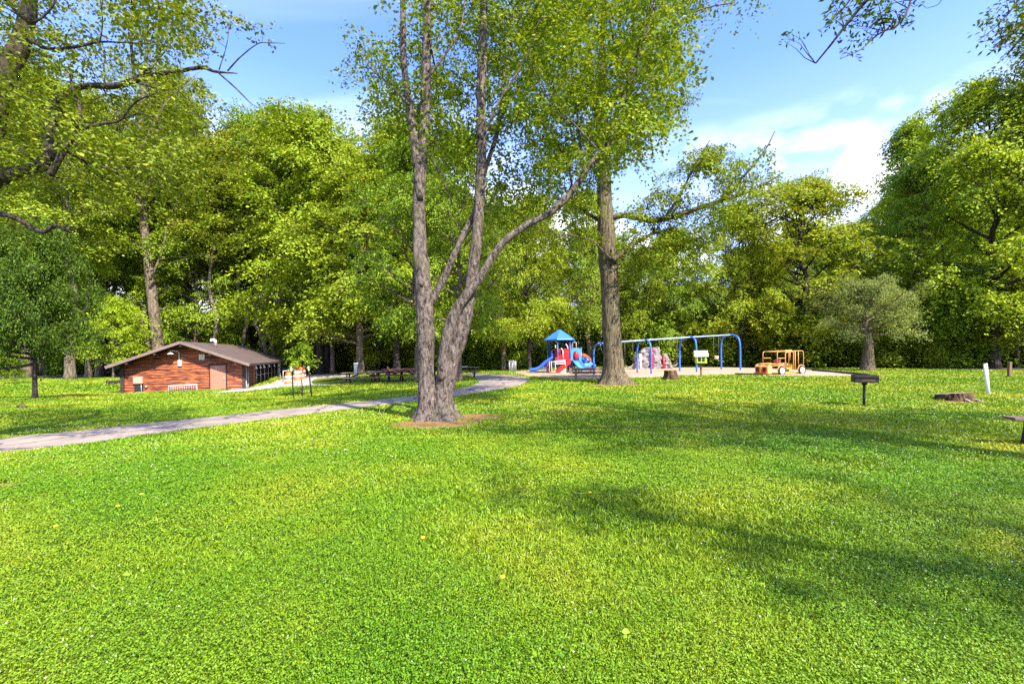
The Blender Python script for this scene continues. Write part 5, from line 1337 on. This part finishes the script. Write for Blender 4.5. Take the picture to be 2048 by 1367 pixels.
for i in range(15): mb.cyl((cx_-w_/2+.02+i*(w_-.04)/14, -d_/2-.03, h1-.03), (cx_-w_/2+.02+i*(w_-.04)/14, d_/2-.03, h1-.03), .006, 6)
mb.tube([(cx_-w_/2-.06, -d_/2-.03, h1-.032), (cx_+w_/2+.07, -d_/2-.03, h1-.032)], .009, 6); mb.build('grate', M['rust'], gr)
MB().box((cx_+.03, -d_/2-.009, h0+(h1-h0)*.3), (w_*.6, .006, (h1-h0)*.25)).build('rusty_patch', M['rust'], gr)

# ---------------------------------------------------------------- posts on the right
a = P(1977, 788.5); b_ = at(1970.5, 727, a.y+.1)
MBp = MB(); MBp.tube([(0, 0, -.1), (b_-a)], .052, 16); o = empty('leaning_pole', a, 'pale grey pipe post leaning left near the flat stump', 'pole'); MBp.build('shaft', M['white'], o)
MB().tube([(b_-a)*.995, (b_-a)*1.012], .056, 16).build('cap', M['grey'], o)
a = P(2019, 754); h_ = 30*a.y/F; o = empty('wooden_post', a, 'short weathered wooden post near the right edge before the woods', 'post')
mb = MB(); mb.box((0, 0, h_/2-.05), (.12, .12, h_+.1), Ry(.05)); mb.build('shaft', M['post'], o, .012); MB().box((.02, 0, h_), (.13, .13, .025), Ry(.3)).build('top', M['cut'], o)

# ---------------------------------------------------------------- play car
q = P(1559, 748); s = q.y/F/17.07
car = empty('play_car', q, 'orange tube frame play car with white star wheels on the wood chips', 'play car', math.radians(20))
Wc = 1.0; K = s*1.13
def kx(c): return (c-1010)*K*1.02
def kz(c): return max(0, (1120-c))*s*.98
yF, yB = -Wc/2, Wc/2
tb = .021
mb = MB()
for y in (yF, yB):
    mb.tube([(kx(640), y, kz(740)), (kx(640), y, kz(390)), (kx(655), y, kz(345)), (kx(700), y, kz(330)), (kx(1600), y, kz(310)), (kx(1670), y, kz(330)), (kx(1690), y, kz(390)), (kx(1690), y, kz(830))], tb, 8)
    mb.cyl((kx(640), y, kz(555)), (kx(950), y, kz(555)), tb, 8)
for x, zc in ((700, 333), (1640, 315)): mb.cyl((kx(x), yF, kz(zc)), (kx(x), yB, kz(zc)), tb, 8)
mb.build('body_frame', M['carorange'], car)
for y in (yF,):
    mb = MB(); mb.tube([(kx(960), y, kz(1000)), (kx(960), y, kz(400)), (kx(985), y, kz(362)), (kx(1040), y, kz(352)), (kx(1280), y, kz(350)), (kx(1280), y, kz(960))], tb*1.15, 8); mb.cyl((kx(1350), y, kz(330)), (kx(1350), y, kz(980)), tb*1.15, 8); mb.cyl((kx(1140), y, kz(350)), (kx(1140), y, kz(625)), tb, 8); mb.cyl((kx(1480), y, kz(330)), (kx(1480), y, kz(830)), tb, 8); mb.build('door_frame', M['carorange'], car)
MB().box((kx(1180), 0, kz(298)), (kx(1320)-kx(1040), Wc*.7, .06)).build('roof_plate', M['carorange'], car, .02)
mb = MB(); mb.prism([(kx(300), kz(1060)), (kx(285), kz(850)), (kx(320), kz(815)), (kx(470), kz(800)), (kx(470), kz(1060))], yF+.05, yB-.05); hd = mb.build('nose', M['carorange'], car, .015)
mb = MB()
for y in (yF+.06, yB-.06):
    mb.tube([(kx(300), y, kz(845)), (kx(340), y, kz(790)), (kx(430), y, kz(757)), (kx(640), y, kz(742)), (kx(955), y, kz(735))], tb*1.2, 8)
    mb.tube([(kx(470), y, kz(815)), (kx(660), y, kz(805)), (kx(955), y, kz(768))], tb*1.2, 8)
mb.cyl((kx(430), yF+.06, kz(757)), (kx(430), yB-.06, kz(757)), tb, 8); mb.build('hood_rail', M['carorange'], car)
MB().box(((kx(660)+kx(940))/2, 0, kz(752)), (kx(940)-kx(660), Wc*.8, .05)).build('dashboard', M['cardeep'], car, .01)
for y in (yF-.03, yB+.03):
    for cxw in (780, 1585):
        arc = [(kx(cxw)+170*s*math.cos(a_), y, 145*s+170*s*math.sin(a_)) for a_ in np.linspace(-.1, PI+.1, 13)]
        MB().tube(arc, tb*1.1, 8).build('fender', M['carorange'], car)
mb = MB(); mb.box((kx(292)-.012, 0, (kz(830)+kz(1040))/2), (.03, Wc*.8, kz(845)-kz(1045))); gl = mb.build('grille', M['cardeep'], car, .01)
for sy in (-1, 1): 
    MB().box((kx(280)-.018, sy*Wc*.25, (kz(850)+kz(1010))/2), (.025, Wc*.2, kz(860)-kz(1000))).build('headlight', M['rubber'], gl, .01)
MB().box((kx(278)-.02, 0, (kz(870)+kz(1040))/2), (.03, .12, kz(830)-kz(1040))).build('grille_bar', M['yellow'], gl, .01)
MB().box((kx(270), 0, kz(1065)), (.08, Wc*.9, .10)).build('bumper', M['cardeep'], car, .02)
MB().box(((kx(900)+kx(1500))/2, 0, kz(1075)), (kx(1560)-kx(620), Wc*.8, .05)).build('floor_plate', M['yellow'], car, .01)
MB().box((kx(1160), yB-.08, kz(665)), (kx(1260)-kx(990), .03, kz(610)-kz(720))).build('rear_panel', M['reddoor'], car)
mb = MB(); mb.box((kx(1220), 0, kz(915)), (kx(1320)-kx(1120), Wc*.7, .09)); mb.box((kx(1320), 0, kz(840)), (.05, Wc*.7, kz(770)-kz(910))); mb.build('seat', M['yellow'], car, .02)
mb = MB(); mb.tube([(kx(1000), -.2, kz(850)), (kx(1090), -.2, kz(840))], .02, 6)
ring = [(kx(1110)+.05*math.cos(a_), -.2+.17*math.sin(a_), kz(800)+.16*math.cos(a_)) for a_ in np.linspace(0, 2*PI, 20)]; mb.tube(ring, .018, 6); mb.build('steering_wheel', M['grey'], car)
mb = MB(); mb.box((kx(330)+.08, .2, kz(1090)), (.1, .1, .16)); mb.box((kx(1500), 0, kz(1090)), (.1, .3, .16)); mb.build('spring_mount', M['black'], car)
for cxw, y in ((780, yF-.06), (1585, yF-.06), (780, yB+.06), (1585, yB+.06)):
    rw = 150*s; zc = rw-.02; x = kx(cxw)
    wh = bpy.data.objects.new('wheel', None); link(wh, car); wh.location = (x, y, zc)
    mb = MB(); sg_ = 1 if y < 0 else -1
    prof = [(rw*.80, -.05), (rw*.97, -.05), (rw, -.03), (rw, .03), (rw*.97, .05), (rw*.80, .05)]
    vs = []; fs = []; n_ = 28
    for rr, yy in prof:
        for k in range(n_): an = 2*PI*k/n_; vs.append((rr*math.cos(an), yy, rr*math.sin(an)))
    for i in range(len(prof)):
        for k in range(n_): j = (i+1) % len(prof); fs.append((i*n_+k, i*n_+(k+1) % n_, j*n_+(k+1) % n_, j*n_+k))
    mb.add(vs, fs, True); mb.build('tyre', M['rubber'], wh)
    mb = MB(); mb.cyl((0, -.02, 0), (0, .02, 0), rw*.80, 28); mb.build('backing', M['rubber'], wh)
    mb = MB(); ya, yb = -sg_*.045, -sg_*.025
    def ringf(r0_, r1_):
        vs = []; n_ = 28
        for rr, yy in ((r0_, ya), (r1_, ya), (r1_, yb), (r0_, yb)):
            for k in range(n_): an = 2*PI*k/n_; vs.append((rr*math.cos(an), yy, rr*math.sin(an)))
        return vs, [(i*n_+k, i*n_+(k+1) % n_, ((i+1) % 4)*n_+(k+1) % n_, ((i+1) % 4)*n_+k) for i in range(4) for k in range(n_)]
    mb.add(*ringf(rw*.54, rw*.70)); mb.cyl((0, ya, 0), (0, yb, 0), rw*.28, 20)
    for k in range(5):
        an = PI/2+2*PI*k/5; mb.beam((rw*.2*math.cos(an), (ya+yb)/2, rw*.2*math.sin(an)), (rw*.6*math.cos(an), (ya+yb)/2, rw*.6*math.sin(an)), rw*.26, .018, up=(0, 1, 0))
    mb.build('rim', M['rimw'], wh)
# border timbers of the wood chip area
for i, (a, b_) in enumerate((((1470, 749.6), (1535, 751.4)), ((1625, 741.5), (1672, 745.2)), ((1672, 745.4), (1738, 751.5)))):
    p0 = P(*a); p1 = P(*b_); o = empty('border_timber', p0, ('dark border timber in front of the play car', 'dark border timber starting right behind the play car', 'dark border timber running from the play car toward the grill')[i], 'timber', group='timbers edging the wood chips')
    mb = MB(); mb.beam((0, 0, .06), p1-p0+Vector((0, 0, .06)), .14, .14); mb.build('beam', M['timber'], o, .01)
# small brown clod and a mossy log on the left lawn
q, s = hit(44, 816); o = empty('earth_clod', q, 'small brown lump lying alone on the lawn near the dark maple', 'clod')
mb = MB(); mb.ball((0, 0, .04), .16, 14, 8, (1.1, .8, .75)); mb.v = [tuple(Vector(v_)*(1+.35*mnoise.noise(Vector(v_)*9))) for v_ in mb.v]; mb.build('lump', M['stump'], o)
p0 = P(213, 768); p1 = P(240, 766); o = empty('fallen_log', p0, 'short mossy log lying beside the left corner of the cabin', 'log')
mb = MB(); jitter_tube(mb, [(p1-p0)*t+Vector((0, 0, .14)) for t in np.linspace(0, 1, 7)], [.17]*7, 10, .2, 3); mb.build('bark', M['bark_dark'], o)
# a few dandelions
dn = simple('dandelion_yellow', C(0.85, 0.55, 0.02), C(0.7, 0.42, 0.01), 40, .8)
for px_, py_ in ((1005, 1178), (283, 1003), (236, 1028), (112, 1070), (1180, 1000), (846, 1095)):
    q = P(px_, py_); o = empty('dandelion', q, 'small yellow dandelion flower standing in the near lawn', 'dandelion', group='dandelions in the near lawn')
    mb = MB(); mb.lathe((0, 0, .085), [(.001, -.01), (.016, -.003), (.02, .004), (.012, .010), (.001, .012)], 12); mb.build('flower_head', dn, o)
    MB().tube([(0, 0, 0), (.004, 0, .05), (0, 0, .08)], .003, 5).build('stem', M['leaf_b'], o)
for d in DES.values():
    if not d[2]:
        for ch in list(d[0].children): bpy.data.objects.remove(ch)
        bpy.data.objects.remove(d[0])
